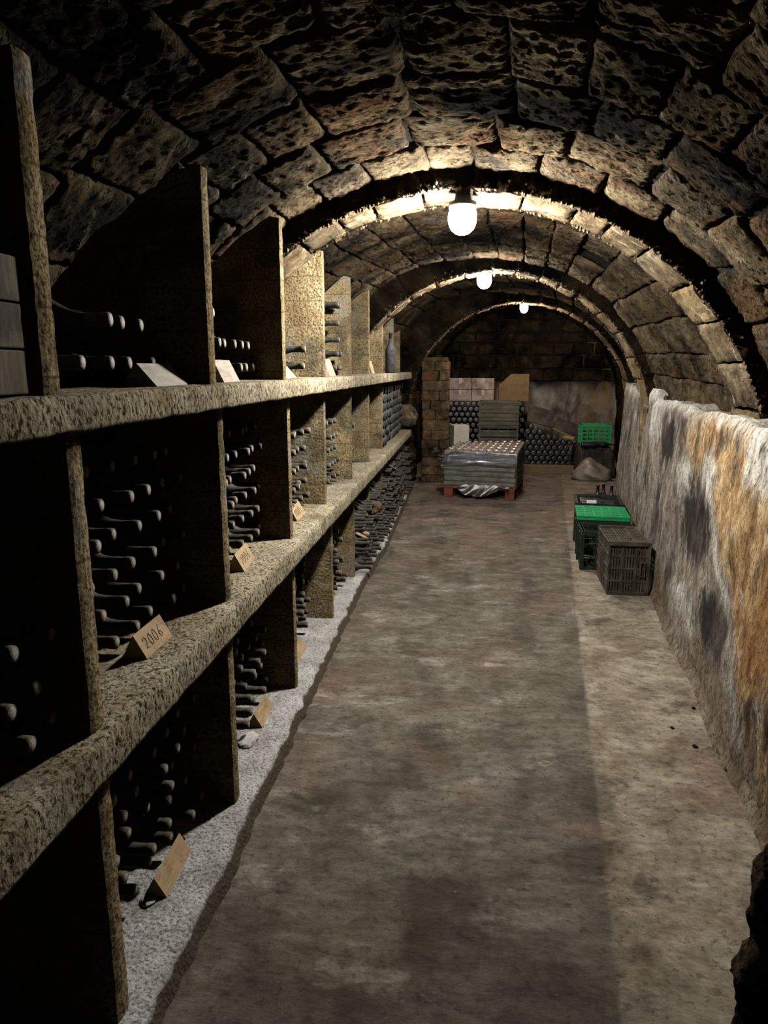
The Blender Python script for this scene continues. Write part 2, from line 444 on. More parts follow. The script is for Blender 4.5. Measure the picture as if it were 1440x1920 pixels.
def vault_bay(name, y0, y1, label, protos, arc=.215, ln=(.28,.50), th0=2, th1=178, rings=0):
    b = MB(); ny = int((y1 - y0) / .12) + 2; nt = 56
    def fn(i, j):
        y = y0 + (y1 - y0) * i / (ny - 1); th = radians(-4 + 188 * j / (nt - 1))
        return vault_p(y, th, .028 + .008 * nz(y, th, 0, 5))
    b.sheet(ny, nt, fn)
    o = b.build(name, MORTAR, smooth=True)
    tag(o, label, kind='structure')
    k = 0; cells = []
    if rings:                                   # courses run round the vault, joints staggered
        y = y0
        while y < y1 - .05:
            yb = min(y + rings * random.uniform(.85, 1.15), y1)
            if y1 - yb < .12: yb = y1
            th = radians(th0) - random.uniform(0, .15)
            while th < radians(th1):
                R = vault_r(y, max(th, .1)); dth = random.uniform(.19, .36) / R
                cells.append((y, yb, th, min(th + dth, radians(th1) + .05))); th += dth
            y = yb
    else:                                       # courses run along the vault
        th = radians(th0)
        while th < radians(th1):
            dth = arc * random.uniform(.82, 1.2) / vault_r((y0+y1)/2, th)
            y = y0 - random.uniform(0, .25)
            while y < y1 - .04:
                ya = max(y, y0); yb = min(y + random.uniform(*ln), y1)
                if y1 - yb < .10: yb = y1
                y = yb
                if yb - ya > .06: cells.append((ya, yb, th, th + dth))
            th += dth
    for (ya, yb, ta, tb) in cells:
        if random.random() < .008: continue
        yc = (ya + yb) / 2; tc = (ta + tb) / 2; a = vault_r(yc, tc) * (tb - ta)
        p0 = vault_p(ya, tc); p1 = vault_p(yb, tc)
        ax = (p1 - p0).normalized(); tn = (vault_p(yc, tc + .02) - vault_p(yc, tc - .02)).normalized()
        nrm = ax.cross(tn).normalized(); ctr = vault_p(yc, tc)
        inward = (Vector((lerp_table(T_CX, yc), yc, lerp_table(T_CZ, yc))) - ctr).normalized()
        if nrm.dot(inward) < 0: nrm = -nrm
        tn = nrm.cross(ax)
        ctr = ctr + nrm * random.uniform(-.009, .010)
        M = Matrix((ax, tn, nrm)).transposed().to_4x4(); M.translation = ctr
        M = M @ Matrix.Rotation(random.uniform(-.05, .05), 4, 'Z') @ Matrix.Rotation(random.uniform(-.025, .025), 4, 'Y')
        M = M @ Matrix.Diagonal((yb - ya + .014, a + .014, 1, 1))
        if random.random() < .5: M = M @ Matrix.Diagonal((-1, -1, 1, 1))
        link_obj('stone', protos[k % 16], o, M); k += 1
        if random.random() < .3: k += random.randint(1, 7)
    return o
vault_bay('ceiling', -.9, 3.40, 'sooty stone barrel vault over the near part of the cellar', PROTO_NEAR, rings=.33)
vault_bay('ceiling', 3.70, 6.22, 'stone barrel vault between the first and second arch', PROTO)
vault_bay('ceiling', 6.48, 9.58, 'stone barrel vault between the second and third arch', PROTO, .23, (.3,.55))
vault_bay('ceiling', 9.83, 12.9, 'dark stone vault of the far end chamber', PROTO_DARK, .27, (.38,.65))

def rib(name, y0, y1, cx, cz, r, dr, label, nvous, legs=True, ncrust=1500):
    """transverse arch of voussoirs; soffit radius r"""
    root = MB()
    # mortar core
    nt = 50
    prof = [(r + .03, y0 + .02), (r + .03, y1 - .02), (r + dr, y1 - .02), (r + dr, y0 + .02)]
    def fn(i, j):
        th = radians(-2 + 184 * i / (nt - 1)); rr, yy = prof[j]
        return (cx + rr * cos(th), yy, cz + rr * sin(th))
    root.sheet(nt, 4, fn, closed_v=True)
    o = root.build(name, MORTAR); tag(o, label, kind='structure')
    th = 0.0
    edges = [0.0]
    while edges[-1] < pi - .05: edges.append(edges[-1] + pi / nvous * random.uniform(.75, 1.25))
    edges[-1] = pi
    def block(fmap, seed):
        # closed grid box: u along the arch, v across soffit (y) wrapping up both faces
        b = MB(); nu, nv = 13, 25
        def fn(i, j):
            u = i / (nu - 1)
            w = j / (nv - 1)
            # v path: outer far face -> soffit -> near face
            if w < .25: a, rad = 1.0, dr * (1 - w / .25)
            elif w <= .75: a, rad = 1 - (w - .25) / .5, 0.0
            else: a, rad = 0.0, dr * ((w - .75) / .25)
            yy = y0 + (y1 - y0) * a
            e = min(u, 1 - u)
            sink = .008 * (1 - sstep(0, .06, e))
            p = fmap(u, yy, rad)
            k1 = fbm(p[0], p[1], p[2], 16, 5) ; k2 = fbm(p[0]+5, p[1], p[2], 18, 5)
            radj = rad + sink + .010 * k1 - .002
            yj = yy + .014 * k2 + (sink * .5 if a < .5 else -sink * .5)
            return fmap(u, yj, radj)
        b.sheet(nu, nv, fn)
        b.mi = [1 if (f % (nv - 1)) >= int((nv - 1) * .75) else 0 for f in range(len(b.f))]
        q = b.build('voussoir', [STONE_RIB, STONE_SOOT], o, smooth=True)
        return q
    for a, c in zip(edges, edges[1:]):
        g = .006 / r; off = random.uniform(-.012, .012)
        block(lambda u, yy, rad: (cx + (r + rad + off) * cos(a + g + (c - a - 2*g) * u), yy, cz + (r + rad + off) * sin(a + g + (c - a - 2*g) * u)), a)
    if legs:
        for s in (1, -1):
            z = 0.0
            while z < cz - .03:
                h2 = min(random.uniform(.17, .30), cz - z)
                if cz - z - h2 < .08: h2 = cz - z
                off = random.uniform(-.012, .012)
                block(lambda u, yy, rad: (cx + s * (r + rad + off), yy, z + .004 + (h2 - .008) * u), z)
                z += h2
    cr = MB()
    for k in range(ncrust):
        a = random.uniform(.03, pi - .03); sz = random.uniform(.003, .009) * random.choice((1, 1, 1, 1.7))
        e_ = random.gauss(0, .014); nearf = random.random() < .75
        rr = r + abs(e_) * .8 * random.random() + (0 if random.random() < .85 else random.uniform(0, .05)); yy = (y0 - .003 if nearf else y1 - .01) + abs(e_) * .6
        c0 = Vector((cx + rr * cos(a), yy, cz + rr * sin(a)))
        pts = []
        for d in ((1,0,0),(-1,0,0),(0,1,0),(0,-1,0),(0,0,1),(0,0,-1.3)):
            pts.append(c0 + Vector(d) * sz * random.uniform(.5, 1.3))
        cr.add(pts, [(0,2,4),(2,1,4),(1,3,4),(3,0,4),(2,0,5),(1,2,5),(3,1,5),(0,3,5)])
    q = cr.build('mortar_crust', STONE_RIB, o); q['kind'] = 'stuff'
    return o
rib('trim_1', 3.38, 3.72, -.02, .885, 1.42, .26, 'pale stone arch nearest the camera carrying the first lamp', 22)
rib('trim_2', 6.20, 6.50, .23, .99, 1.327, .36, 'stone arch in the middle of the vault carrying the second lamp', 20)
rib('trim_3', 9.56, 9.85, .72, .92, 1.44, .46, 'far stone arch opening into the end chamber', 20)

# left wall behind the rack
b = MB(); ny, nzv = 150, 24
def fn(i, j):
    y = -1.0 + 13.9 * i / (ny - 1); z = 1.0 * j / (nzv - 1)
    return (wall_left_x(y) - .01 + .04 * fbm(0, y, z, 3, 4), y, z)
b.sheet(ny, nzv, fn)
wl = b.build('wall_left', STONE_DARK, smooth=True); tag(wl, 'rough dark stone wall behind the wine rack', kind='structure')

# right retaining wall
b = MB(); NY = 470; zs = [1.0 * k / 54 for k in range(55)]
def wall_x(y): return 1.02 + .112 * (y - 2.23)
def wtop(y): return 1.305 + .02 * fbm(0, y, 3, 2.5, 3) + (.055 if y > 5.8 else 0)
def fn(i, j):
    y = .80 + 7.25 * i / (NY - 1)
    seam = math.exp(-((y - 5.80 - .02 * 0) / .014) ** 2)
    H = wtop(y) - .05 * seam
    if j < 55:
        t = zs[j]; z = H * t
        x = wall_x(y) + .055 * t + .022 * fbm(0, y, z, 1.6, 4) + .006 * fbm(0, y, z, 14, 3)
        x += .025 * max(0, t - .965) / .035
        if y > 5.8: x += .02
        x -= .02 * (1 - sstep(0, .05, z))
        x += .12 * seam
        return (x, y, z)
    k = (j - 54) / 8
    x = wall_x(y) + .08 + .42 * k
    z = H + .035 * k + .022 * fbm(x, y, 0, 7, 4) - .02 * (k > .1)
    return (x, y, z)
b.sheet(NY, 63, fn)
def fe(i, j):   # far end face
    y = 8.05; t = i / 20; H = wtop(y)
    return (wall_x(y) + .055*t + .02 + .5 * j / 4, y + .02 * fbm(j, i, 0, .7, 3), H * t)
b.sheet(21, 5, fe)
wr = b.build('wall_right', WALL, smooth=True); tag(wr, 'low plastered side wall with white black and ochre stains', kind='structure')

# outer right wall behind it and far chamber side
b = MB()
def fn(i, j):
    y = -1 + 13.9 * i / 139; z = 1.0 * j / 19
    return (vault_p(y, 0).x + .01 - .03 * fbm(2, y, z, 3, 4), y, z)
b.sheet(140, 20, fn)
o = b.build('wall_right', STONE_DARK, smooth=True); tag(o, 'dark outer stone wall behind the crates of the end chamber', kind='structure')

# crumbling masonry stub at near right
b = MB()
def fn(i, j):
    a = 2 * pi * j / 90; t = i / 70
    z = 1.02 * t
    w = .235 * (1 - .25 * t**3); d = .12
    cxx = .745 + .02 * t
    x = cxx + w * cos(a) * (1 if abs(cos(a)) < .99 else 1); y = 1.16 + d * sin(a)
    n = fbm(x, y, z, 6, 5)
    k = 1 + .17 * n + .07 * fbm(x, y + 3, z, 22, 3)
    if i == 70: k = .05
    return (cxx + (x - cxx) * k, 1.16 + (y - 1.16) * k, z + (.02 * n if 0 < i < 70 else 0))
b.sheet(71, 90, fn, closed_v=True)
o = b.build('wall_stub', STONE_DARK, smooth=True); tag(o, 'ragged black masonry stub in the near right corner', kind='structure')

# back wall of the far chamber: plaster below, stones above
b = MB()
def fn(i, j):
    x = -1.2 + 4.2 * i / 90; z = 2.75 * j / 60
    return (x, 12.85 + .05 * fbm(x, 1, z, 2.2, 5), z)
b.sheet(91, 61, fn)
BACK = NT('back_wall_plaster'); p = BACK.pos(); bx_, by_, bz_ = BACK.xyz()
cc = BACK.ramp(BACK.noise(BACK.pos((1,1,.5)), 3.0, 6, .65, .4), [(.22, (.09,.07,.06)), (.40, (.26,.20,.165)), (.54, (.55,.48,.41)), (.70, (.85,.80,.74))])
hi = BACK.maprange(BACK.math('ADD', bz_, BACK.math('MULTIPLY', BACK.noise(p, 2, 3), .4)), 1.25, 1.55)
cc = BACK.mix(hi, cc, (.035, .030, .028))
yel = BACK.math('MULTIPLY', BACK.maprange(bx_, 1.9, 2.3), BACK.ramp(BACK.noise(p, 2.5, 4, .6), [(.45, 0.0), (.6, .7)]))
cc = BACK.mix(yel, cc, (.55, .36, .16))
BACKM = BACK.out(cc, .95, BACK.bump(BACK.noise(p, 20, 5, .7), .8, .03), 0.0)
wb = b.build('wall_back', BACKM, smooth=True); tag(wb, 'end wall of the cellar, whitish plaster below sooty stones', kind='structure')
k = 0; z = 1.30
while z < 2.6:
    h2 = random.uniform(.16, .24); x = -1.1 + random.uniform(-.2, 0)
    while x < 2.8:
        L = random.uniform(.3, .6)
        M = Matrix(((1,0,0),(0,0,-1),(0,1,0))).to_4x4(); M.translation = (x + L/2, 12.80 + random.uniform(-.02, .02), z + h2/2)
        M = M @ Matrix.Diagonal((L - .015, h2 - .015, 1, 1))
        link_obj('stone', PROTO_DARK[k % 16], wb, M); k += 1; x += L
    z += h2

# rocks bulging from the left wall beyond the rack
def rock(cx, cy, cz, rx, ry, rz, seed, mat, name='stone', parent=None):
    b = MB()
    def fn(i, j):
        t = pi * i / 14; a = 2 * pi * j / 20
        d = Vector((sin(t)*cos(a), sin(t)*sin(a), cos(t)))
        k = 1 + .30 * fbm(d.x + seed, d.y, d.z, 1.6, 4)
        return (cx + rx*d.x*k, cy + ry*d.y*k, cz + rz*d.z*k)
    b.sheet(15, 20, fn, closed_v=True)
    return b.build(name, mat, parent, smooth=True)
PALE_ROCK = mat_stone('pale_rock', (1.9, 1.9, 1.9), .34, .9)
for (a, c, d, e, f_, g, s, mt) in [(-.93,9.22,1.18,.17,.20,.16,1,STONE_DARK),(-.78,9.30,.90,.19,.2,.17,2,PALE_ROCK),(-.80,9.32,.66,.16,.2,.13,3,STONE_DARK),
        (-.76,9.36,.42,.15,.18,.17,4,STONE_DARK),(-.76,9.36,.16,.17,.2,.19,5,STONE_DARK),(-.95,9.2,1.45,.18,.2,.17,6,STONE_DARK),(-1.0,9.2,.5,.2,.25,.25,7,STONE_DARK)]:
    rock(a, c, d, e, f_, g, s * 3.3, mt, 'stone', wl)

# ------------------------------------------------------------------ wine rack
rack = empty('wine_rack', (-.95, 4.6, 0)); tag(rack, 'cement wine rack of two long shelves and upright dividers along the left wall', 'wine rack')
RI = Matrix.Translation((.95, -4.6, 0))
def rack_part(mb_, name, mat, smooth=False):
    o = mb_.build(name, mat, None, smooth); o.parent = rack; o.matrix_parent_inverse = RI; return o
def slab_front(y): return -.722 + .0117 * (y - 1.0)
def slab(z1, th0, th1, y0, y1):
    b = MB(); N = int((y1 - y0) / .03)
    def fn(i, j):
        y = y0 + (y1 - y0) * i / (N - 1); th = lerp_table([(1, th0), (8.7, th1)], y); xf = slab_front(y)
        P = [(-1.24, -th), (-.95, -th), (xf - .03, -th), (xf - .002, -th + .001), (xf, -th + .010), (xf, -th*.68), (xf, -th*.42), (xf - .001, -.010), (xf - .006, -.002),
             (xf - .03, 0), (xf - .06, 0), (xf - .10, 0), (xf - .2, 0), (-1.0, 0), (-1.24, 0)]
        x, z = P[j]
        if 1 < j < 12:
            x += .003 * fbm(x, y, z, 16, 4); z += .003 * fbm(x + 4, y, z, 15, 4) - .004 * abs(nz(0, y, z, 5))
        return (x, y, z1 + z)
    b.sheet(N, 15, fn, closed_v=True)
    for i in (0, N - 1):
        ring = [fn(i, j) for j in range(15)]; b.add(ring, [tuple(range(15))])
    return b
Z_PL, Z_MID, Z_UP = .06, .785, 1.482
rack_part(slab(Z_UP, .070, .078, .15, 8.78), 'shelf_slab', SLAB, True)
rack_part(slab(Z_MID, .100, .072, .15, 8.78), 'shelf_slab', SLAB, True)
# plinth
b = MB(); N = 300
def fn(i, j):
    y = .15 + 9.0 * i / (N - 1); w = .012 * fbm(0, y, 0, 3, 4) + .012 * fbm(3, y, 0, 12, 3)
    e = -.700 + w + .05 * sstep(4.5, 6.0, y)
    P = [(-1.26, .055), (-1.0, .06), (-.85, .06), (-.78, .06), (e - .03, .06), (e - .008, .057), (e + .008, .045), (e + .016, .022), (e + .024, .004), (e + .03, -.01)]
    x, z = P[j]
    return (x + (.004 * fbm(x, y, z, 20, 3) if j > 3 else 0), y, z + (.004 * fbm(x, y, 2, 12, 3) if 1 < j < 7 else 0))
b.sheet(N, 10, fn)
rack_part(b, 'plinth', PLINTH, True)

D_UP = [.38, 1.25, 2.11, 2.99, 3.87, 4.79, 5.73, 6.70, 7.72, 8.50]
T_UP = [2.02, 2.05, 2.083, 2.119, 2.122, 2.11, 2.12, 2.066, 2.038, 1.956]
D_MID = [.42, 1.305, 2.16, 3.04, 3.852, 4.785, 5.69, 6.66, 7.60, 8.42]
D_LOW = [.44, 1.31, 2.155, 3.06, 4.01, 4.87, 5.70, 6.62, 7.55, 8.40]
def divider(y, z0, ztop_fn, seed):
    b = MB(); nx, nzz, t = 14, 34, .027
    x0 = -1.235; x1 = -.752
    lean = random.uniform(-.006, .006)
    def side(sg):
        def fn(i, j):
            u = i / (nx - 1); w = j / (nzz - 1)
            x = x0 + (x1 - x0) * u; zt = ztop_fn(x); z = z0 + (zt - z0) * w
            yy = y + sg * (t + (.002 * fbm(x, seed, z, 8, 3))) + lean * (z - z0)
            if i == nx - 1: x += .002 * fbm(seed, z, 0, 20, 3)
            if j == nzz - 1 and z0 > 1.4: z += .010 * fbm(x, seed, 1, 18, 3)
            return (x, yy, z)
        return fn
    fa, fb = side(-1), side(1)
    b.sheet(nx, nzz, fa); b.sheet(nx, nzz, fb)
    # front edge strip, top strip, back strip with slight rounding
    def edge(i, j):
        p, q = fa(nx-1, i), fb(nx-1, i)
        k = j / 4; r = .004 * sin(pi * k) + .001 * fbm(seed, i * .3, k, 2, 3)
        return (p[0] + r, p[1] + (q[1] - p[1]) * k, p[2])
    b.sheet(nzz, 5, edge)
    def top(i, j):
        p, q = fa(i, nzz-1), fb(i, nzz-1); k = j / 2
        return (p[0], p[1] + (q[1] - p[1]) * k, p[2])
    b.sheet(nx, 3, top)
    def back(i, j):
        p, q = fa(0, i), fb(0, i); return (p[0], p[1] + (q[1] - p[1]) * j, p[2])
    b.sheet(nzz, 2, back)
    return rack_part(b, 'divider', BOARD, False)
for n_, (y, zt) in enumerate(zip(D_UP, T_UP)):
    tb = [vault_z_at(x, y) - .05 for x in [-1.235 + .483 * k / 13 for k in range(14)]]
    front = tb[-1]
    def zf(x, tb=tb, zt=zt):
        k = int(round((x + 1.235) / .483 * 13)); k = max(0, min(13, k))
        # curve of the vault, shifted so that its front end meets the measured height
        return min(zt + .004, max(Z_UP + .1, tb[k] + min(0, zt - tb[-1]) * .9 + .02))
    divider(y, Z_UP - .004, zf, n_ * 2.3)
for n_, y in enumerate(D_MID): divider(y, Z_MID - .004, lambda x: Z_UP - .066, 30 + n_ * 2.1)
for n_, y in enumerate(D_LOW): divider(y, Z_PL - .006, lambda x: Z_MID - .070, 60 + n_ * 1.9)

# ------------------------------------------------------------------ bottles
def bottle_prof(R=.044, H=.315):
    return [(R*.80, 0), (R*.97, .004), (R, .012), (R, H*.52), (R*.985, H*.565), (R*.86, H*.62), (R*.62, H*.68), (R*.42, H*.74), (.0165, H*.80), (.0150, H*.925), (.0150, H*.93)]
def capsule_prof(H=.315):
    return [(.0160, H*.80), (.0158, H*.935), (.0172, H*.937), (.0172, H*.985), (.0162, H*.997)]
def bottle_meshes(R=.044, H=.315, mat=BOTTLE, cmat=CAPSULE, seg=14):
    b = MB(); b.lathe(bottle_prof(R, H), seg); me = b.mesh('wine_bottle', mat, True)
    c = MB(); c.lathe(capsule_prof(H), seg, cap0=False)
    c.cur = 1; c.lathe([(.0125, H*.998), (.0120, H*1.0)], seg)
    ce = c.mesh('capsule', [cmat, CORK], True)
    return me, ce
BM, CM = bottle_meshes()
BM_BIG, CM_BIG = bottle_meshes(.056, .37)
BM_TALL, CM_TALL = bottle_meshes(.050, .385, BOTTLE_GREY, mat_dusty('grey_capsule', (.03,.03,.032), (.13,.13,.13), .6, .8, .15))
LIE = Matrix(((0,0,1,0),(0,1,0,0),(-1,0,0,0),(0,0,0,1)))          # local +Z -> world +X
def lie_matrix(tip, H, tilt=0.0, swing=0.0, spin=0.0):
    """bottle lying with its mouth at tip, pointing +X"""
    R = Matrix.Rotation(swing, 4, 'Z') @ Matrix.Rotation(-tilt, 4, 'Y') @ LIE @ Matrix.Rotation(spin, 4, 'Z')
    ax = (R @ Vector((0,0,1,0))).xyz
    M = R.copy(); M.translation = Vector(tip) - ax * H
    return M
N_BOT = [0]
def add_bottle(M, label, group, me=None, ce=None):
    o = link_obj('wine_bottle', me or BM); o.matrix_basis = M
    link_obj('capsule', ce or CM, o)
    tag(o, label, 'bottle', group); N_BOT[0] += 1
    return o
ORD = ('first', 'second', 'third', 'fourth', 'fifth', 'sixth', 'seventh', 'eighth', 'ninth', 'tenth')
PITCHB = .1005; DZ = .0885
def fill_bay(y0, y1, z0, rows, tipx, label, group, ymin=None, keep=None, jitter=1.0, lift=.062, look='dusty bottle'):
    """hexagonal stack of lying bottles between two dividers"""
    w = y1 - y0 - .054; n = int((w) / PITCHB); pit = w / n
    for k in range(rows):
        cnt = n if k % 2 == 0 else n - 1
        qs = []
        for q in range(cnt):
            y = y0 + .027 + pit * (q + .5 + (.5 if k % 2 else 0))
            if ymin is not None and y < ymin: continue
            if keep and not keep(k, q, n): continue
            qs.append((q, y))
        for i, (q, y) in enumerate(reversed(qs)):
            z = z0 + lift + DZ * k
            tx = tipx + random.uniform(-.016, .016) * jitter
            lab = '%s in %s row up, %s from far divider, %s' % (look, ORD[k], ORD[i], label)
            add_bottle(lie_matrix((tx, y + random.uniform(-.003, .003), z + random.uniform(-.002, .002)), .315,
                                  random.uniform(-.006, .012), random.uniform(-.008, .008), random.uniform(0, 6)), lab, group)
def vis(yd): return yd * 1.107 - .10
# middle tier
fill_bay(D_MID[0], D_MID[1], Z_MID, 3, -.785, 'leftmost middle bay', 'bottles in leftmost middle bay', ymin=.78)
fill_bay(D_MID[1], D_MID[2], Z_MID, 6, -.862, 'second middle bay', 'bottles in second middle bay', ymin=vis(1.305))
fill_bay(D_MID[2], D_MID[3], Z_MID, 6, -.862, 'third middle bay', 'bottles in third middle bay', ymin=vis(2.16))
fill_bay(D_MID[3], D_MID[4], Z_MID, 5, -.83, 'fourth middle bay', 'bottles in fourth middle bay', ymin=vis(3.04),
         keep=lambda k, q, n: k < 4 or q < 7)
fill_bay(D_MID[4], D_MID[5], Z_MID, 5, -.815, 'fifth middle bay', 'bottles in fifth middle bay', ymin=vis(3.85),
         keep=lambda k, q, n: 2 < q < 7 - k * .45)
fill_bay(D_MID[5], D_MID[6], Z_MID, 4, -.815, 'sixth middle bay', 'bottles in sixth middle bay', ymin=vis(4.785),
         keep=lambda k, q, n: 2 < q < 5 - k * .2)
# lower tier
fill_bay(D_LOW[1], D_LOW[2], Z_PL, 6, -.86, 'nearest floor-level bay', 'bottles in second lower bay', ymin=vis(1.31), jitter=2)
fill_bay(D_LOW[2], D_LOW[3], Z_PL, 6, -.86, 'second floor-level bay', 'bottles in third lower bay', ymin=vis(2.155), jitter=2,
         keep=lambda k, q, n: k < 4 or q < n - 2)
fill_bay(D_LOW[3], D_LOW[4], Z_PL, 6, -.86, 'third floor-level bay', 'bottles in fourth lower bay', ymin=vis(3.06), jitter=2)
fill_bay(D_LOW[4], D_LOW[5], Z_PL, 5, -.80, 'fourth floor-level bay', 'bottles in fifth lower bay', ymin=vis(4.01), jitter=2.5,
         keep=lambda k, q, n: q < 7 - k * .6)
# upper tier: large bottles, some stacked
def row(ys, z, tipx, label, group, me=None, ce=None, H=.315, tilt=0):
    for i, y in enumerate(ys):
        lab = label if len(ys) == 1 else '%s, %s from left' % (label, ORD[i])
        add_bottle(lie_matrix((tipx + random.uniform(-.012, .012), y, z), H, tilt + random.uniform(-.004, .008), random.uniform(-.012, .012), random.uniform(0, 6)), lab, group, me, ce)
row([1.335, 1.45, 1.565, 1.68, 1.795, 1.91, 2.025], Z_UP + .06, -.855, 'large dusty bottle, bottom row of the dark upper left bay', 'bottom row of upper left bay', BM_BIG, CM_BIG, .37)
row([1.7375, 1.8525], Z_UP + .158, -.855, 'dusty bottle in the second row of the upper left bay', 'bottles on second row of upper left bay', BM_BIG, CM_BIG, .37)
row([1.6225], Z_UP + .158, -.825, 'big dusty bottle lying above the grey placard of the upper left bay', None, BM_BIG, CM_BIG, .37)
row([2.22 + .098 * q for q in range(8)], Z_UP + .05, -.855, 'dusty bottle in the bottom row behind the square upper placard', 'bottom row of third upper bay')
row([2.27 + .098 * q for q in range(7)], Z_UP + .1355, -.855, 'dusty bottle in the second row of the third upper bay', 'second row of third upper bay')
row([2.42], Z_UP + .232, -.845, 'broad-shouldered bottle lying on top of two rows in the third upper bay', None, BM_BIG, CM_BIG, .37)
row([3.66], Z_UP + .058, -.805, 'bottle lying low beside the leaning upper placard before a lit board', None)
row([3.64], Z_UP + .142, -.805, 'broad bottle lying above another one before the brightly lit board', None, BM_BIG, CM_BIG, .37)
row([4.49, 4.59, 4.69], Z_UP + .05, -.79, 'dark bottle in the bottom row of the bay with stacked foil necks', 'bottom row of fifth upper bay')
row([4.54, 4.64], Z_UP + .136, -.79, 'foil-necked bottle in the second row of the fifth upper bay', 'second row of fifth upper bay')
row([4.59], Z_UP + .327, -.79, 'foil-necked bottle third from the shelf in the fifth upper bay', None, BM_BIG, CM_BIG, .37)
row([4.53, 4.65], Z_UP + .437, -.79, 'foil-necked bottle on top of the stack in the fifth upper bay', 'top of stack in fifth upper bay', BM_BIG, CM_BIG, .37)
row([4.55], Z_UP + .222, -.79, 'bottle wedged in the middle of the stack in fifth upper bay', None)
row([5.30, 5.40], Z_UP + .05, -.850, 'dark bottle peeping out of the dim sixth upper bay', 'bottles in sixth upper bay')
row([6.15, 6.25, 6.35], Z_UP + .05, -.875, 'small dark bottle in the bottom row of the seventh upper bay', 'bottom row of seventh upper bay')
row([6.20, 6.30], Z_UP + .1365, -.875, 'small dark bottle in the second row of the seventh upper bay', 'second row of seventh upper bay')
o = add_bottle(Matrix.Translation((-.715, 7.05, Z_UP - .001)), 'tall grey dust-covered bottle standing upright on the upper shelf', None, BM_TALL, CM_TALL)

# far bays beyond the 300 largest: one stuff mesh per bay group
def stuff_bay(mb_, y0, y1, z0, rows, tipx, prot=0.0, seg=8):
    w = y1 - y0 - .054; n = int(w / PITCHB); pit = w / n
    for k in range(rows):
        for q in range(n if k % 2 == 0 else n - 1):
            y = y0 + .027 + pit * (q + .5 + (.5 if k % 2 else 0))
            tx = tipx + random.uniform(-.02, .02) + prot * (1 - k / rows)
            mb_.lathe(bottle_prof()[:-1] + [(.0172, .300), (.0172, .314)], seg, lie_matrix((tx, y, z0 + .05 + DZ * k), .315, random.uniform(-.01, .02), random.uniform(-.02, .02)))
b = MB()
BASE_OUT = Matrix(((0,0,-1,0),(0,1,0,0),(1,0,0,0),(0,0,0,1)))       # base towards the aisle
for (ya, yb) in ((D_MID[7], D_MID[8]), (D_MID[8], D_MID[9]), (D_MID[9], 8.80)):
    w = yb - ya - .054; n = int(w / .090); pit = w / n
    for k in range(7):
        for q in range(n if k % 2 == 0 else n - 1):
            y = ya + .027 + pit * (q + .5 + (.5 if k % 2 else 0))
            b.lathe([(.012, .004), (.030, .001)] + bottle_prof()[1:], 9, Matrix.Translation((-.745 + random.uniform(-.02, .012), y, Z_MID + .048 + .0815 * k)) @ BASE_OUT)
o = b.build('wine_bottles', BOTTLE_GREY, None, True); tag(o, 'grey dusty bottles filling the far end of the middle shelf', 'bottles', kind='stuff')
b = MB()
for a in range(5, 9): stuff_bay(b, D_LOW[a], D_LOW[a+1], Z_PL, (5, 5, 6, 6)[a-5], -.70, .05 + .02 * (a > 5))
stuff_bay(b, 8.43, 8.98, Z_PL, 6, -.66, .05)
o = b.build('wine_bottles', BOTTLE, None, True); tag(o, 'dusty bottles heaped in the far lower bays and spilling over the plinth', 'bottles', kind='stuff')
print('bottles', N_BOT[0])

# ------------------------------------------------------------------ placards
STROKES = {
 '2': [[(.05,.75),(.2,.95),(.5,1),(.75,.85),(.75,.6),(.45,.3),(.05,.02),(.4,.08),(.85,.0)]],
 '0': [[(.45,1),(.15,.75),(.08,.4),(.25,.05),(.55,0),(.8,.3),(.8,.7),(.5,1)]],
 '6': [[(.75,1),(.4,.75),(.12,.35),(.25,.03),(.6,.0),(.8,.25),(.6,.5),(.2,.35)]],
 '5': [[(.8,1),(.25,.97),(.2,.55),(.55,.6),(.8,.35),(.6,.03),(.1,.05)]]}
def placard(loc, length, height, text, label, rz=0.0, mat=CARD, depth=.068, group=None):
    e = empty('placard', loc, rz)
    tag(e, label, 'placard', group)
    L = length / 2; lean = depth * .52
    b = MB()
    A, B_, C_ = (0, 0.001), (-lean, height), (-depth, 0.001)
    vs = [(A[0], -L, A[1]), (B_[0], -L, B_[1]), (C_[0], -L, C_[1]), (A[0], L, A[1]), (B_[0], L, B_[1]), (C_[0], L, C_[1])]
    b.add(vs, [(0,1,2), (5,4,3), (0,3,4,1), (1,4,5,2), (2,5,3,0)])
    b.build('block', mat, e)
    if text:
        s = MB(); hh = sqrt(lean*lean + height*height)
        cw = length * .7 / len(text); ch = hh * .42
        u = Vector((-lean, 0, height)).normalized(); nrm = Vector((height, 0, lean)).normalized()
        for i, d in enumerate(text):
            for st in STROKES[d]:
                pts = [Vector((0, -L + length * .14 + cw * (i + .8 * px), 0)) + u * (hh * .27 + ch * py * (1 + .06 * i)) + nrm * .0008 for px, py in st]
                s.tube(pts, .0011, 5)
        s.build('handwriting', INK, e)
    return e
PX = -.805
placard((PX, 1.745, Z_MID), .165, .064, '2006', 'tan wooden placard marked 2006 at the nearest middle bay')
placard((PX, 2.575, Z_MID), .19, .066, '2006', 'tan wooden placard with scrawled year, second along the middle shelf', .08)
placard((PX, 3.47, Z_MID), .19, .066, '2005', 'tan wooden placard with scrawled year, third along the middle shelf')
placard((PX - .01, 4.12, Z_MID), .13, .12, '', 'blank pale placard close against a divider in the fifth middle bay')
placard((PX + .01, 7.05, Z_MID), .13, .13, '', 'small placard before the grey bottles, nearer of the two at middle shelf end')
placard((PX + .02, 8.05, Z_MID), .12, .14, '', 'small placard at the very far end of the middle shelf')
placard((PX, 1.775, Z_PL), .20, .062, '', 'wooden wedge placard at floor level, nearest the camera', .03)
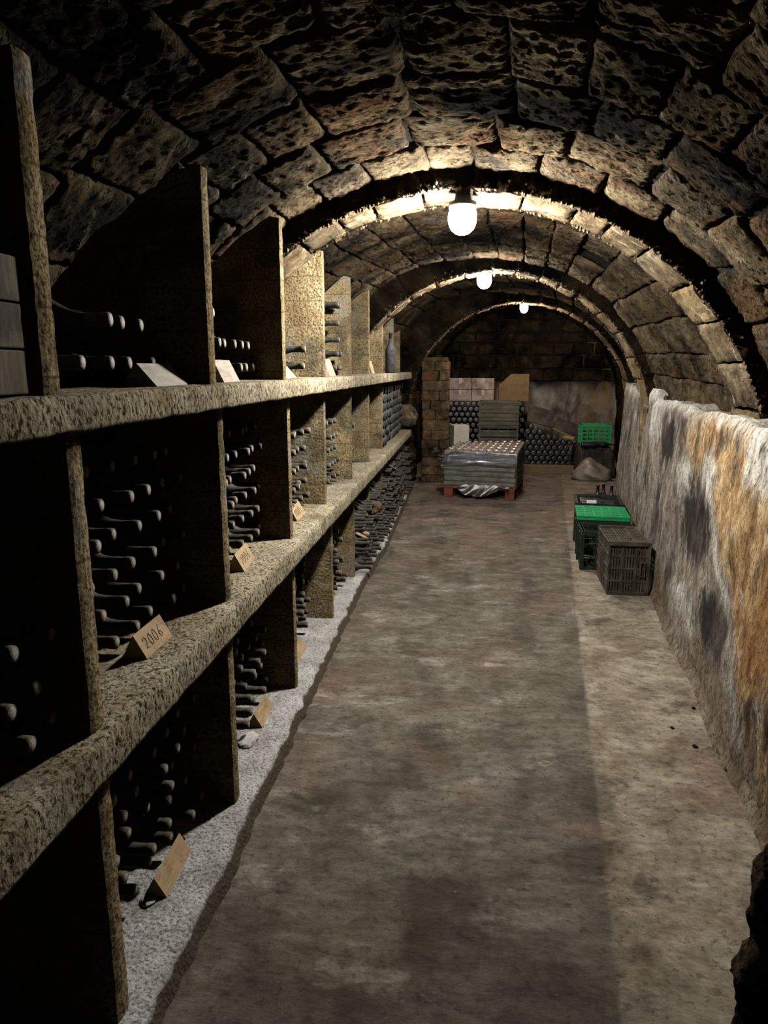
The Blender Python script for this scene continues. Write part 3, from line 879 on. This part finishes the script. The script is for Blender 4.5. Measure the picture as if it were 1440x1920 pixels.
placard((PX, 2.745, Z_PL), .19, .062, '', 'wooden wedge placard at floor level beside a white plaster scrap', .03)
placard((PX, 3.415, Z_PL), .20, .062, '', 'wooden wedge placard third along the floor-level bays')
placard((PX, 4.37, Z_PL), .18, .062, '', 'small wooden placard fourth along the floor-level bays')
placard((PX + .015, 1.90, Z_UP), .21, .06, '', 'grey wooden placard lying back in the upper left bay', 0, CARD_GREY, .10)
placard((PX + .015, 2.41, Z_UP), .17, .075, '', 'square pale placard third bay of the upper shelf', 0, mat_wood('pale_placard_wood', (.55, .46, .36), .2), .07)
placard((PX + .01, 3.30, Z_UP), .20, .055, '', 'pale placard lying low on the upper shelf before a lit board', 0, CARD, .09)
placard((PX + .04, 4.20, Z_UP), .20, .10, '', 'pinkish placard below foil-necked bottles on the upper shelf', 0, mat_wood('pink_placard_wood', (.58, .44, .33), .15), .07)
placard((PX + .01, 6.35, Z_UP), .20, .11, '', 'small pale placard near the standing bottle on the upper shelf', 0, CARD, .06)
placard((PX + .03, 8.62, Z_UP), .12, .11, '', 'small placard at the far end of the upper shelf')
def flat_card(loc, rot, label):
    b = MB(); b.box((-.05, -.075, -.003), (.05, .075, .003))
    o = b.build('placard', CARD, None, False, .001); o.location = loc; o.rotation_euler = rot; tag(o, label, 'placard'); return o
flat_card((-.735, 5.20, .30), (.1, .42, .1), 'wooden card lying on the bottle heap of the lower sixth bay')
flat_card((-.70, 7.0, .55), (-.3, .5, .2), 'tilted wooden card on top of the far lower bottle heap')
# scraps
def scrap(c, s, label, seed, mat=DUST):
    o = rock(c[0], c[1], c[2] + s[2]*.6, s[0], s[1], s[2], seed, mat, 'plaster_scrap'); tag(o, label, 'debris'); return o
scrap((-.83, 2.54, Z_PL), (.035, .06, .012), 'crumpled white scrap beside the second floor-level placard', 3.0)
scrap((-.85, 1.66, Z_PL), (.022, .03, .008), 'white scrap under bottles of the nearest lower bay', 9.0)
scrap((-.70, 5.60, Z_PL + .33), (.06, .11, .05), 'dusty whitish lump of plaster on the lower bottles', 14.0, PALE_ROCK)

# box and plank in the leftmost upper bay
TIMBER = mat_plain('old_timber', (.20, .165, .105), .9, .45, 9, .1, dirt=(.06,.05,.04), stretch=(1,1,.3))
e = empty('wooden_box', (-.912, .86, Z_UP)); tag(e, 'old grimy wooden box in the leftmost bay of the upper shelf', 'box')
for k in range(3):
    b = MB(); b.box((.135, -.36, .003 + k*.078), (.15, .335, .078 + k*.078)); b.build('plank', TIMBER, e, False, .003)
b = MB(); b.box((-.15, -.36, .001), (.135, .335, .232)); b.build('body', TIMBER, e, False, .003)
b = MB(); b.box((-.03, -.028, 0), (.03, .028, .27)); o = b.build('wooden_plank', TIMBER, None, False, .004); o.location = (-.82, 1.06, Z_UP + .238)
tag(o, 'short pale plank standing on the box in the leftmost upper bay', 'plank')

# ------------------------------------------------------------------ lamps
BASE = mat_plain('lamp_base', (.10, .095, .09), .6, .2)
for n_, (x, y, z, st, col) in enumerate(LAMP):
    e = empty('ceiling_lamp', (x, y, z))
    tag(e, ('bright jar lamp hanging from the nearest arch', 'bright lamp hanging from the middle arch', 'small warm lamp under the far arch')[n_], 'lamp', 'vault lamps')
    r = (.062, .058, .050)[n_]
    b = MB(); prof = [(r*.92, .045), (r*1.0, .03), (r*1.02, .0), (r*.95, -.02), (r*.8, -.04), (r*.5, -.056), (r*.18, -.062)]
    b.lathe(prof, 24); b.build('globe', mat_emit('lamp_glow', col, st), e, True)
    b = MB(); b.lathe([(r*.75, .046), (r*1.0, .05), (r*1.0, .075), (r*.6, .085), (r*.5, .12), (r*.3, .14)], 16); b.build('base', BASE, e, True)

# ------------------------------------------------------------------ crates by the right wall
def crate_mat(name, col, dirt): return mat_plain(name, col, .55, .25, 12, .25, dirt=dirt, bump=.2)
CR_BROWN = crate_mat('brown_crate_plastic', (.085, .073, .050), (.19, .165, .12))
CR_DGREEN = crate_mat('dark_green_crate_plastic', (.020, .040, .026), (.05, .05, .04))
CR_GREEN = crate_mat('green_crate_plastic', (.030, .56, .19), (.03, .34, .12))
CR_BLACK = crate_mat('black_crate_plastic', (.018, .018, .018), (.06, .055, .05))
CR_OLIVE = crate_mat('olive_crate_plastic', (.12, .12, .088), (.20, .185, .145))
def grid_panel(w, h, nu, nv, bar, th, slats=0, plate=None):
    """panel in local XZ plane (0..w, 0..h), thickness th in Y; slats = thin rods between bars"""
    b = MB()
    for i in range(nu + 1):
        x = w * i / nu; b.box((max(0, x - bar/2), 0, 0), (min(w, x + bar/2), th, h))
    for j in range(nv + 1):
        z = h * j / nv; b.box((0, -.002, max(0, z - bar/2)), (w, th + .002, min(h, z + bar/2)))
    if slats:
        m_ = nv * slats
        for j in range(m_):
            z = h * (j + .5) / m_; b.box((.002, th*.3, z - h/m_*.30), (w - .002, th*.8, z + h/m_*.30))
    if plate:
        (px0, px1, pz0, pz1) = plate; b.box((w*px0, -.003, h*pz0), (w*px1, th + .003, h*pz1))
    return b
def crate(name, L, W, H, mat, label, M, handle=True, nu=5, nv=3, slats=4, inner=None, cat='crate', group=None, nuw=4):
    """open crate: L along X, W along Y, height Z, origin at centre of its bottom"""
    e = empty(name); e.matrix_basis = M; tag(e, label, cat, group)
    th = .010
    def put(b, nm, loc, rz, rx=0):
        o = b.build(nm, mat, e); o.location = loc; o.rotation_euler = (rx, 0, rz); return o
    put(grid_panel(L, H, nu, nv, .012, th, slats), 'side_wall', (-L/2, -W/2, 0), 0)
    put(grid_panel(L, H, nu, nv, .012, th, slats), 'side_wall', (L/2, W/2, 0), pi)
    for s in (1, -1):
        p = put(grid_panel(W, H, nuw, nv, .012, th, slats), 'end_wall', (s * L/2, -s * W/2, 0), s * pi/2)
        if handle:
            hb = MB(); hb.tube([(W*.36, -.006, H*.78), (W*.36, -.012, H*.88), (W*.64, -.012, H*.88), (W*.64, -.006, H*.78), (W*.36, -.006, H*.78)], .006, 6)
            o = hb.build('handle', mat, p)
    put(grid_panel(L, W, nu, 4, .014, th, 3, plate=(.36, .64, .3, .7)), 'base', (-L/2, W/2, .0), 0, pi/2)
    r = MB(); t = .016
    for (a, c) in (((-L/2 - t/2, -W/2 - t/2, H - .022), (L/2 + t/2, -W/2 + t, H)), ((-L/2 - t/2, W/2 - t, H - .022), (L/2 + t/2, W/2 + t/2, H)),
                   ((-L/2 - t/2, -W/2 + t, H - .022), (-L/2 + t, W/2 - t, H)), ((L/2 - t, -W/2 + t, H - .022), (L/2 + t/2, W/2 - t, H))):
        r.box(a, c)
    put(r, 'rim', (0, 0, 0), 0)
    for sx in (-1, 1):
        for sy in (-1, 1):
            c = MB(); c.box((sx*(L/2) - .014, sy*(W/2) - .014, 0), (sx*(L/2) + .014 - .010*(sx > 0) , sy*(W/2) + .014, H - .02)); put(c, 'corner_post', (0, 0, 0), 0)
    return e
PHI = -atan(.112)
def TR(x, y, z, rz=0): return Matrix.Translation((x, y, z)) @ Matrix.Rotation(rz, 4, 'Z')
# A: lying on its side, opening to the wall (crate height -> +X, L -> Y, W -> Z)
A_ROT = Matrix(((0,0,1,0),(1,0,0,0),(0,1,0,0),(0,0,0,1)))
crate('plastic_crate', .50, .355, .275, CR_BROWN, 'dusty brown plastic crate tipped on its side, nearest the camera by the wall',
      TR(1.018, 5.085, .186, PHI*.3) @ A_ROT, nu=6, nv=3, slats=5)
crate('plastic_crate', .40, .30, .30, CR_DGREEN, 'dark green open crate standing right behind the tipped brown crate',
      TR(1.145, 5.58, .003, PHI*.6), nu=4, nv=3, slats=0)
crate('plastic_crate', .40, .46, .285, CR_DGREEN, 'dark crate carrying a bright green crate tray on top', TR(1.20, 6.14, .003, PHI), nu=5, nv=3, slats=3)
# green tray, bottom grid upwards
e = empty('green_tray'); e.matrix_basis = TR(1.20, 6.14, .292, PHI); tag(e, 'bright green plastic grid tray lying on a dark crate by the wall', 'tray')
g = grid_panel(.42, .48, 6, 5, .010, .008, 3); o = g.build('grid', CR_GREEN, e); o.location = (-.21, .24, .026); o.rotation_euler = (pi/2, 0, 0)
for a, c in (((-.21,-.24,0),(.21,-.23,.02)), ((-.21,.23,0),(.21,.24,.02)), ((-.21,-.23,0),(-.20,.23,.02)), ((.20,-.23,0),(.21,.23,.02))):
    b = MB(); b.box(a, c); b.build('side_rim', CR_GREEN, e, False, .003)
# D: black bin with lying bottles
bin_M = TR(1.285, 6.78, .003, PHI)
e = empty('black_bin'); e.matrix_basis = bin_M; tag(e, 'black plastic bin holding labelled bottles beside the wall', 'bin')
for a, c in (((-.2,-.24,0),(.2,-.225,.31)), ((-.2,.225,0),(.2,.24,.31)), ((-.2,-.225,0),(-.185,.225,.31)), ((.185,-.225,0),(.2,.225,.31))):
    b = MB(); b.box(a, c); b.build('side_wall', CR_BLACK, e, False, .002)
b = MB(); b.box((-.185,-.225,.004),(.185,.225,.02)); b.build('base', CR_BLACK, e)
b = MB()
for a, c in (((-.212,-.252,.295),(.212,-.238,.315)), ((-.212,.238,.295),(.212,.252,.315)), ((-.212,-.238,.295),(-.198,.238,.315)), ((.198,-.238,.295),(.212,.238,.315))): b.box(a, c)
b.build('rim', CR_BLACK, e)
LABEL = mat_plain('paper_label', (.72, .72, .70), .7, .08, 30)
def labelled_bottle(M, label, lab=True, group=None):
    o = link_obj('wine_bottle', BMC); o.matrix_basis = M; tag(o, label, 'bottle', group)
    link_obj('capsule', CMC, o)
    if lab:
        b = MB(); b.lathe([(.0446, .045), (.0446, .135)], 20, cap0=False, cap1=False); b.build('paper_label', LABEL, o, True)
    return o
BMC, CMC = bottle_meshes(.044, .315, BOTTLE_CLEAN, CR_BLACK)
def across(x, y, z, flip, dz=0.0):      # bottle lying across the bin
    R = TR(x, y, z, PHI) @ (Matrix.Rotation(pi, 4, 'Z') if flip else Matrix()) @ Matrix.Rotation(dz, 4, 'Y') @ LIE
    return R @ Matrix.Translation((0, 0, -.157))
labelled_bottle(across(1.275, 6.64, .255, True), 'dark bottle with white label lying at the front of the black bin, neck left')
labelled_bottle(across(1.285, 6.74, .265, False), 'dark bottle with white label lying second in the black bin')
labelled_bottle(across(1.295, 6.85, .255, True), 'plain dark bottle lying third in the black bin', False)
labelled_bottle(across(1.30, 6.94, .255, False), 'plain dark bottle at the back of the black bin', False)
for i, (x, y, t) in enumerate(((1.44, 7.64, 'leftmost'), (1.515, 7.73, 'middle one'), (1.58, 7.63, 'rightmost'))):
    o = labelled_bottle(TR(x - .0, y, .001, i), 'dark bottle standing on the floor behind the black bin, %s of three' % t, True, 'three bottles standing by the wall')

# ------------------------------------------------------------------ brick pillar
e = empty('brick_pillar', (-.375, 9.80, 0)); tag(e, 'crumbling brick pillar standing inside the far arch at left', 'pillar')
BRICK = mat_stone('pillar_brick', (2.1, 1.85, 1.55), .35, .6)
def brick_mesh(seed):
    b = MB(); n1 = 7
    def face(fm):
        b.sheet(n1, n1, fm)
    def bumpy(p):
        q = Vector(p); d = Vector((fbm(q.x*4+seed, q.y*4, q.z*4), fbm(q.x*4, q.y*4+seed, q.z*4), fbm(q.x*4, q.y*4, q.z*4+seed)))
        q2 = Vector([c - .06 * c * (abs(q.x) > .49) * 0 for c in q])
        k = 1.0 - .05 * ((abs(q.x) > .45) + (abs(q.y) > .45) + (abs(q.z) > .45) > 1)
        return q2 * k + d * .035
    for ax in range(3):
        for s in (-.5, .5):
            def fm(i, j, ax=ax, s=s):
                p = [0, 0, 0]; p[ax] = s; p[(ax+1) % 3] = i/(n1-1) - .5; p[(ax+2) % 3] = j/(n1-1) - .5
                return bumpy(p)
            face(fm)
    me = b.mesh('brick', BRICK, True)
    bm = bmesh.new(); bm.from_mesh(me); bmesh.ops.remove_doubles(bm, verts=bm.verts, dist=.001); bmesh.ops.recalc_face_normals(bm, faces=bm.faces); bm.to_mesh(me); bm.free()
    return me
BR = [brick_mesh(s * 2.1) for s in range(6)]
z = 0.0; k = 0; W = .345
hs = [.10,.12,.13,.11,.12,.13,.15,.13,.12,.13,.14,.13,.12,.06]
sc_ = 1.675 / sum(hs)
for r_, hh in enumerate(hs):
    hh *= sc_; cut = (.35, .62, .5, .3, .68)[r_ % 5]; xs = [-W/2, -W/2 + W*cut, W/2]
    if r_ in (6, 13, 10): xs = [-W/2, W/2]
    for d0, d1 in ((-.19, 0.0), (0.0, .19)):
        for a, c in zip(xs, xs[1:]):
            o = link_obj('brick', BR[k % 6], e); k += 1
            jit = random.uniform(-.008, .008)
            o.location = ((a + c)/2 + jit + random.uniform(0, .014) * (c > .1), (d0 + d1)/2, z + hh/2)
            o.scale = (c - a + .004, d1 - d0 + .004, hh * 1.02); o.rotation_euler = (0, 0, random.uniform(-.03, .03))
    z += hh
b = MB()
def fn(i, j):
    x = -.20 + .43 * i / 12; y = -.21 + .42 * j / 8
    return (x, y, 1.675 + .018 * fbm(x, y, 0, 7, 3) + .012)
b.sheet(13, 9, fn)
b.sheet(13, 9, lambda i, j: (-.20 + .43*i/12, -.21 + .42*j/8, 1.672))
b.build('capping', mat_stone('warm_cap', (1.1, .95, .75), .35, .4), e, True)

# ------------------------------------------------------------------ wrapped pallet
RED = mat_plain('red_painted_wood', (.30, .085, .045), .75, .3, 14, .2, dirt=(.13,.06,.04))
TRAY = mat_plain('tray_board', (.17, .155, .11), .6, .35, 14, .2, dirt=(.32,.29,.22))
TRAYTOP = mat_plain('tray_top', (.42, .33, .28), .22, .25, 16, .6)
pal_rz = -.20
def film_mat(name, mixv, tint, rg=.24):
    m = NT(name); t = m.t
    gl = m.n('ShaderNodeBsdfGlossy'); gl.inputs['Roughness'].default_value = rg; gl.inputs['Color'].default_value = (.75, .78, .82, 1)
    tr = m.n('ShaderNodeBsdfTransparent'); tr.inputs['Color'].default_value = (*tint, 1)
    mx = m.n('ShaderNodeMixShader'); mx.inputs[0].default_value = mixv
    nn = m.bump(m.noise(m.pos((.35, .35, 2.2)), 26, 5, .65, .8), .9, .03)
    m.l(nn, gl.inputs['Normal'])
    m.l(tr.outputs[0], mx.inputs[1]); m.l(gl.outputs[0], mx.inputs[2])
    t.nodes.remove(m.b); m.l(mx.outputs[0], t.nodes['Material Output'].inputs[0])
    return m.mat
FILM = film_mat('stretch_film', .10, (.80, .80, .76))
FILM_DARK = film_mat('dark_stretch_film', .38, (.06, .07, .08), .11)
pm = empty('pallet', (.285, 8.82, 0), pal_rz); tag(pm, 'red painted wooden pallet under the film-wrapped trays', 'pallet')
for x in (-.37, 0, .37):
    for y in (-.36, 0, .36):
        b = MB(); b.box((x-.055, y-.05, 0), (x+.055, y+.05, .115)); b.build('block', RED, pm, False, .004)
for y in (-.36, -.18, 0, .18, .36):
    b = MB(); b.box((-.43, y-.055, .115), (.43, y+.055, .137)); b.build('deck_board', RED, pm, False, .003)
st = empty('tray_stack', (.285, 8.82, .138), pal_rz); tag(st, 'stack of bottle layer trays wrapped in shiny plastic film on the red pallet', 'tray stack')
W2, D2 = .43, .40
for k in range(7):
    b = MB(); z0 = .002 + .062 * k; dx = random.uniform(-.008, .008)
    tl = .012 * (k / 6) ** 2
    b.sheet(2, 2, lambda i, j: (0,0,0)) if False else None
    vs = []
    for (px, py) in ((-1,-1),(1,-1),(1,1),(-1,1)):
        rise = (py + 1) * .5 * (.05 if px > 0 else .012) * (k / 6) ** 2 - (.025 * (k/6)**2 if (px > 0 and py < 0) else 0)
        vs.append(((W2 - .012) * px + dx, (D2 - .012) * py, z0 + rise)); vs.append((W2 * px + dx, D2 * py, z0 + .020 + rise)); vs.append(((W2 - .004) * px + dx, (D2 - .004) * py, z0 + .055 + rise))
    fs = [(0,3,6,9), (2,11,8,5)]
    for q in range(4):
        a = q * 3; c = ((q + 1) % 4) * 3
        fs += [(a, c, c+1, a+1), (a+1, c+1, c+2, a+2)]
    b.add(vs, fs)
    top = b.build('tray', TRAYTOP if k == 6 else TRAY, st, False, .004)
    tv = vs
# cups in the top tray
cup = MB(); cup.lathe([(.036, .0), (.034, .018), (.028, .026), (.022, .020), (.016, .004), (.006, .002)], 10); cup_me = cup.mesh('cup', TRAYTOP, True)
def top_z(x, y):
    u = (x / W2 + 1) / 2; v = (y / D2 + 1) / 2
    zz = [tv[2][2], tv[5][2], tv[8][2], tv[11][2]]
    return (zz[0]*(1-u) + zz[1]*u)*(1-v) + (zz[3]*(1-u) + zz[2]*u)*v
for i in range(9):
    for j in range(5):
        x = -W2 + .065 + i * (2*W2 - .13) / 8; y = -D2 + .075 + j * (2*D2 - .15) / 4
        link_obj('cup', cup_me, st, Matrix.Translation((x, y, top_z(x, y) - .001)))
# film around the sides
b = MB()
def fn(i, j):
    per = [(-1,-1),(1,-1),(1,1),(-1,1),(-1,-1)]; s = i / 60 * 4; q = min(3, int(s)); f_ = s - q
    a, c = per[q], per[q+1]; px = a[0] + (c[0]-a[0])*f_; py = a[1] + (c[1]-a[1])*f_
    z = .004 + .40 * j / 16; w = 1.022 + .008 * fbm(px*2, py*2, z*9, 1, 3)
    return (W2*px*w, D2*py*w, z)
b.sheet(61, 17, fn); b.build('film_wrap', FILM, st, True)
b = MB()
def fn(i, j):                                                # dark shiny band over the upper front
    u = i / 40; v = j / 12
    x = -W2 * .78 + u * (W2 * 1.80); lo = .24 + .03 * sin(u * 2.5) ; hi = .425 - .02 * u
    x0 = x - (1 - v) * .13 * (1 - u)
    z = lo + (hi - lo) * v
    return (x0, -D2 * 1.045 - .010 * fbm(u*2.5 + .3*v, v*9, 1, 1, 3) - .006 * sin(v * 19 + u * 2), z)
b.sheet(41, 13, fn); b.build('film_band', FILM_DARK, st, True)
b = MB()
def fn(i, j):                                                # loose film hanging over the pallet
    u = i / 36; v = j / 14; x = -.20 + .56 * u
    drop = (.125 * sin(pi * min(1, u * 1.15 + .05)) ** .6 + .01) if u < .86 else .03
    y = -D2 * 1.05 - .05 * v - .025 * sin(u * 22 + v * 4) * v
    return (x - .06 * v * (1 - u), y, .03 - drop * v + .006 * sin(u * 30))
b.sheet(37, 15, fn); b.build('loose_film', mat_plain('grimy_film', (.075, .065, .05), .30, .4, 20, .6, bump=.5), st, True)

# ------------------------------------------------------------------ far chamber things
CARTON_W = mat_plain('white_card', (.95, .89, .78), .8, .08, 14, .2)
CARTON_P = mat_plain('stained_white_card', (.52, .43, .39), .85, .3, 9, .15, dirt=(.24,.15,.14))
CARTON_B = mat_plain('brown_card', (.30, .20, .10), .85, .2, 9, .15)
TAPE = mat_plain('tape', (.55, .50, .44), .5, .1)
def carton(name, loc, dims, mat, label, rz=0.0, tape=True, flaps=False, group=None):
    e = empty(name, loc, rz); tag(e, label, 'box', group)
    w, d, h_ = dims
    b = MB(); b.box((-w/2, -d/2, .001), (w/2, d/2, h_)); b.build('body', mat, e, False, .004)
    if tape:
        b = MB(); b.box((-.02, -d/2 - .002, h_*.55), (.02, -d/2 - .0002, h_ + .0015)); b.box((-.02, -d/2 - .002, h_ + .0002), (.02, d/2, h_ + .0016)); b.build('tape', TAPE, e)
    else:
        b = MB(); b.box((-w/2 + .004, -.002, h_ + .0002), (w/2 - .004, .002, h_ + .0012)); b.build('lid_seam', mat_dark, e)
    if flaps:
        b = MB(); vs = [(-w*.45, -d/2, h_), (w/2, -d/2, h_), (w/2, -d/2 + .06, h_ + .15), (-w*.1, -d/2 + .06, h_ + .15), (-w*.25, -d/2 + .04, h_ + .09)]
        vs2 = [(x, y + .008, z) for x, y, z in vs]
        b.add(vs + vs2, [(0,1,2,3,4), (9,8,7,6,5)] + [(q, (q+1) % 5, (q+1) % 5 + 5, q + 5) for q in range(5)]); b.build('flap', mat, e)
    return e
mat_dark = mat_plain('dark_gap', (.02, .018, .015), .9, .1)
carton('carton', (-.02, 10.25, 0), (.34, .30, .44), CARTON_B, 'brown carton under the white carton behind the wrapped pallet', 0, False)
carton('carton', (-.045, 10.22, .442), (.22, .25, .295), CARTON_W, 'clean white carton peeping out behind the brick pillar', .25, False)
# olive crate tower
for k in range(3):
    crate('plastic_crate', .56, .38, .345, CR_OLIVE, ('olive crate at the bottom of the tower behind the pallet', 'olive crate in the middle of the tower behind the pallet', 'olive crate on top of the tower behind the pallet')[k],
          TR(.54, 10.82, .003 + .352 * k, -.06), nu=4, nv=3, slats=2, handle=True, nuw=3)
# bottle wall at the back left
b = MB(); bprof = [(.014, -.002), (.032, -.003), (.040, 0), (.042, .012), (.042, .17), (.016, .25), (.016, .30)]
END = Matrix(((1,0,0,0),(0,0,1,0),(0,-1,0,0),(0,0,0,1)))           # axis -> +Y, base to camera
for r_ in range(12):
    for q in range(16 - (r_ % 2)):
        b.lathe(bprof, 9, Matrix.Translation((-.42 + q*.090 + (.045 if r_ % 2 else 0), 11.42 + random.uniform(-.02, .02), .045 + r_*.0845)) @ END)
o = b.build('wine_bottles', BOTTLE_CLEAN, None, True); tag(o, 'wall of dark bottles stacked base outwards under the far cartons', 'bottles', kind='stuff')
ZB = .045 + 11*.0845 + .044
n_ = 0
for i in range(2):
    for j in range(2):
        carton('carton', (-.05 + .355*i, 11.60, ZB + .178*j), (.345, .30, .175), CARTON_P, 'stained white carton %s of the four on the far bottle wall' % ('lower left', 'upper left', 'lower right', 'upper right')[i*2+j], 0, True, False, 'four stained cartons')
carton('carton', (.79, 11.58, ZB), (.46, .30, .27), CARTON_B, 'brown carton with a raised flap beside the four stained cartons', -.04, False, True)
# right lower bottle stack on a beam
WOODB = mat_wood('beam_wood', (.28, .20, .115), .25)
b = MB(); b.box((-.36, -.05, 0), (.36, .05, .125)); o = b.build('timber_beam', WOODB, None, False, .006); o.location = (1.27, 10.62, .0); o.rotation_euler = (0, 0, -.02)
tag(o, 'long pale timber beam on the floor under the dark bottle rows', 'beam')
b = MB()
b2 = MB(); b2.box((.92, 10.67, 0), (1.62, 11.1, .09)); o = b2.build('timber_bed', mat_plain('bed_wood', (.10,.08,.06), .9, .3), None, False, .004); tag(o, 'dark timber bed carrying the lower bottle rows', 'timber')
for r_ in range(8):
    for q in range(8 - (r_ % 2)):
        if r_ > 4 and q > 12 - 1.6*r_: continue
        b.lathe(bprof, 10, Matrix.Translation((.962 + q*.088 + (.044 if r_ % 2 else 0), 10.68 + random.uniform(-.015, .015), .092 + .043 + r_*.078)) @ END)
o = b.build('wine_bottles', BOTTLE_CLEAN, None, True); tag(o, 'glinting rows of dark bottles stacked on the timber beam', 'bottles', kind='stuff')
def board(loc, dims, rot, mat, label, nm='wooden_board'):
    b = MB(); w, d, t = dims; b.box((-w/2, -d/2, -t/2), (w/2, d/2, t/2)); o = b.build(nm, mat, None, False, .004); o.location = loc; o.rotation_euler = rot; tag(o, label, 'board'); return o
DKB = mat_plain('dark_board', (.075, .062, .052), .8, .35, 10, .2, dirt=(.14,.12,.10))
board((1.16, 10.93, .82), (.40, .30, .018), (.9, .25, .1), DKB, 'dark broken board tilted over the bottle rows, left of two')
board((1.53, 10.95, .66), (.30, .26, .018), (.8, .33, -.1), DKB, 'dark broken board tilted over the bottle rows, right of two')
board((1.46, 10.72, .595), (.30, .07, .02), (.2, .42, .2), mat_wood('yellow_wood', (.42, .27, .10)), 'short yellowish plank lying across the dark bottle rows')
board((1.55, 10.66, .53), (.16, .09, .02), (.3, .15, -.3), mat_wood('yellow_wood_b', (.50, .33, .12)), 'small bright yellow wood piece near the green crate')
# heap under the far green crate
HEAP = mat_plain('grimy_tarp', (.045, .038, .032), .75, .4, 8, .2, dirt=(.13,.10,.08))
b = MB()
def fn(i, j):
    u = i / 40; v = j / 30; x = 1.62 + .56 * u; y = 10.22 + .85 * v
    e_ = min(1, min(u, 1-u) * 9) * min(1, v * 8 + .0)
    z = .415 * sstep(0, 1, e_) + .022 * fbm(x, y, 0, 9, 4) * e_
    return (x + .02 * fbm(x, y, z, 6, 3), y - .03 * fbm(x, y, z + 4, 7, 3), max(0, z))
b.sheet(41, 31, fn)
o = b.build('tarp_heap', HEAP, None, True); tag(o, 'heap under a grimy dark tarpaulin carrying the far green crate', 'heap')
crate('plastic_crate', .40, .30, .29, CR_GREEN, 'green plastic crate on the dark heap at the far right', TR(1.90, 10.58, .448, -.05), nu=5, nv=5, slats=0, handle=False)
# lying dark bottles between crate and heap
for k, (bx, by) in enumerate(((1.83, 10.285), (1.99, 10.375))):
    o = link_obj('wine_bottle', BMC); o.matrix_basis = TR(bx, by, .464, .05) @ LIE @ Matrix.Translation((0,0,-.16)); link_obj('capsule', CMC, o)
    tag(o, 'dark bottle lying on the heap before the far green crate, %s' % ('the nearer left one', 'the one against the crate')[k], 'bottle')
# sack on the floor
SACK = mat_plain('brown_sack', (.25, .185, .13), .5, .3, 10, .4, dirt=(.36,.30,.24))
b = MB()
def fn(i, j):
    t = pi * i / 20; a = 2*pi*j/28; d = Vector((sin(t)*cos(a), sin(t)*sin(a), cos(t)))
    k = 1 + .20 * fbm(d.x + 2, d.y, d.z, 2.2, 4)
    px = .27 * d.x * k; pz = .15 * d.z * k
    pz += .10 * math.exp(-((px + .06) / .10) ** 2) * (d.z > 0) * d.z
    return (px, .13 * d.y * k, max(0.0, pz + .07))
b.sheet(21, 28, fn, closed_v=True)
o = b.build('crumpled_sack', SACK, None, True); o.location = (1.80, 10.04, 0); o.rotation_euler = (0, 0, -.15); tag(o, 'crumpled brown plastic sack on the floor at the far right', 'sack')

# small debris on the floor by the right wall
for k, (x, y, s) in enumerate(((1.06, 2.62, .022), (1.10, 2.50, .016), (.98, 2.80, .010), (.93, 2.95, .008), (1.08, 3.15, .008))):
    o = rock(x, y, s*.35, s, s*1.3, s*.4, k*5.1, STONE_DARK, 'mortar_crumb'); tag(o, ('flat dark mortar flake on the floor by the right wall', 'small dark mortar chip lying just before the flat flake', 'tiny dark crumb behind the flake towards the crates', 'tiny dark crumb out on the pale floor strip', 'lone tiny crumb farthest along the right wall')[k], 'debris', 'mortar crumbs')
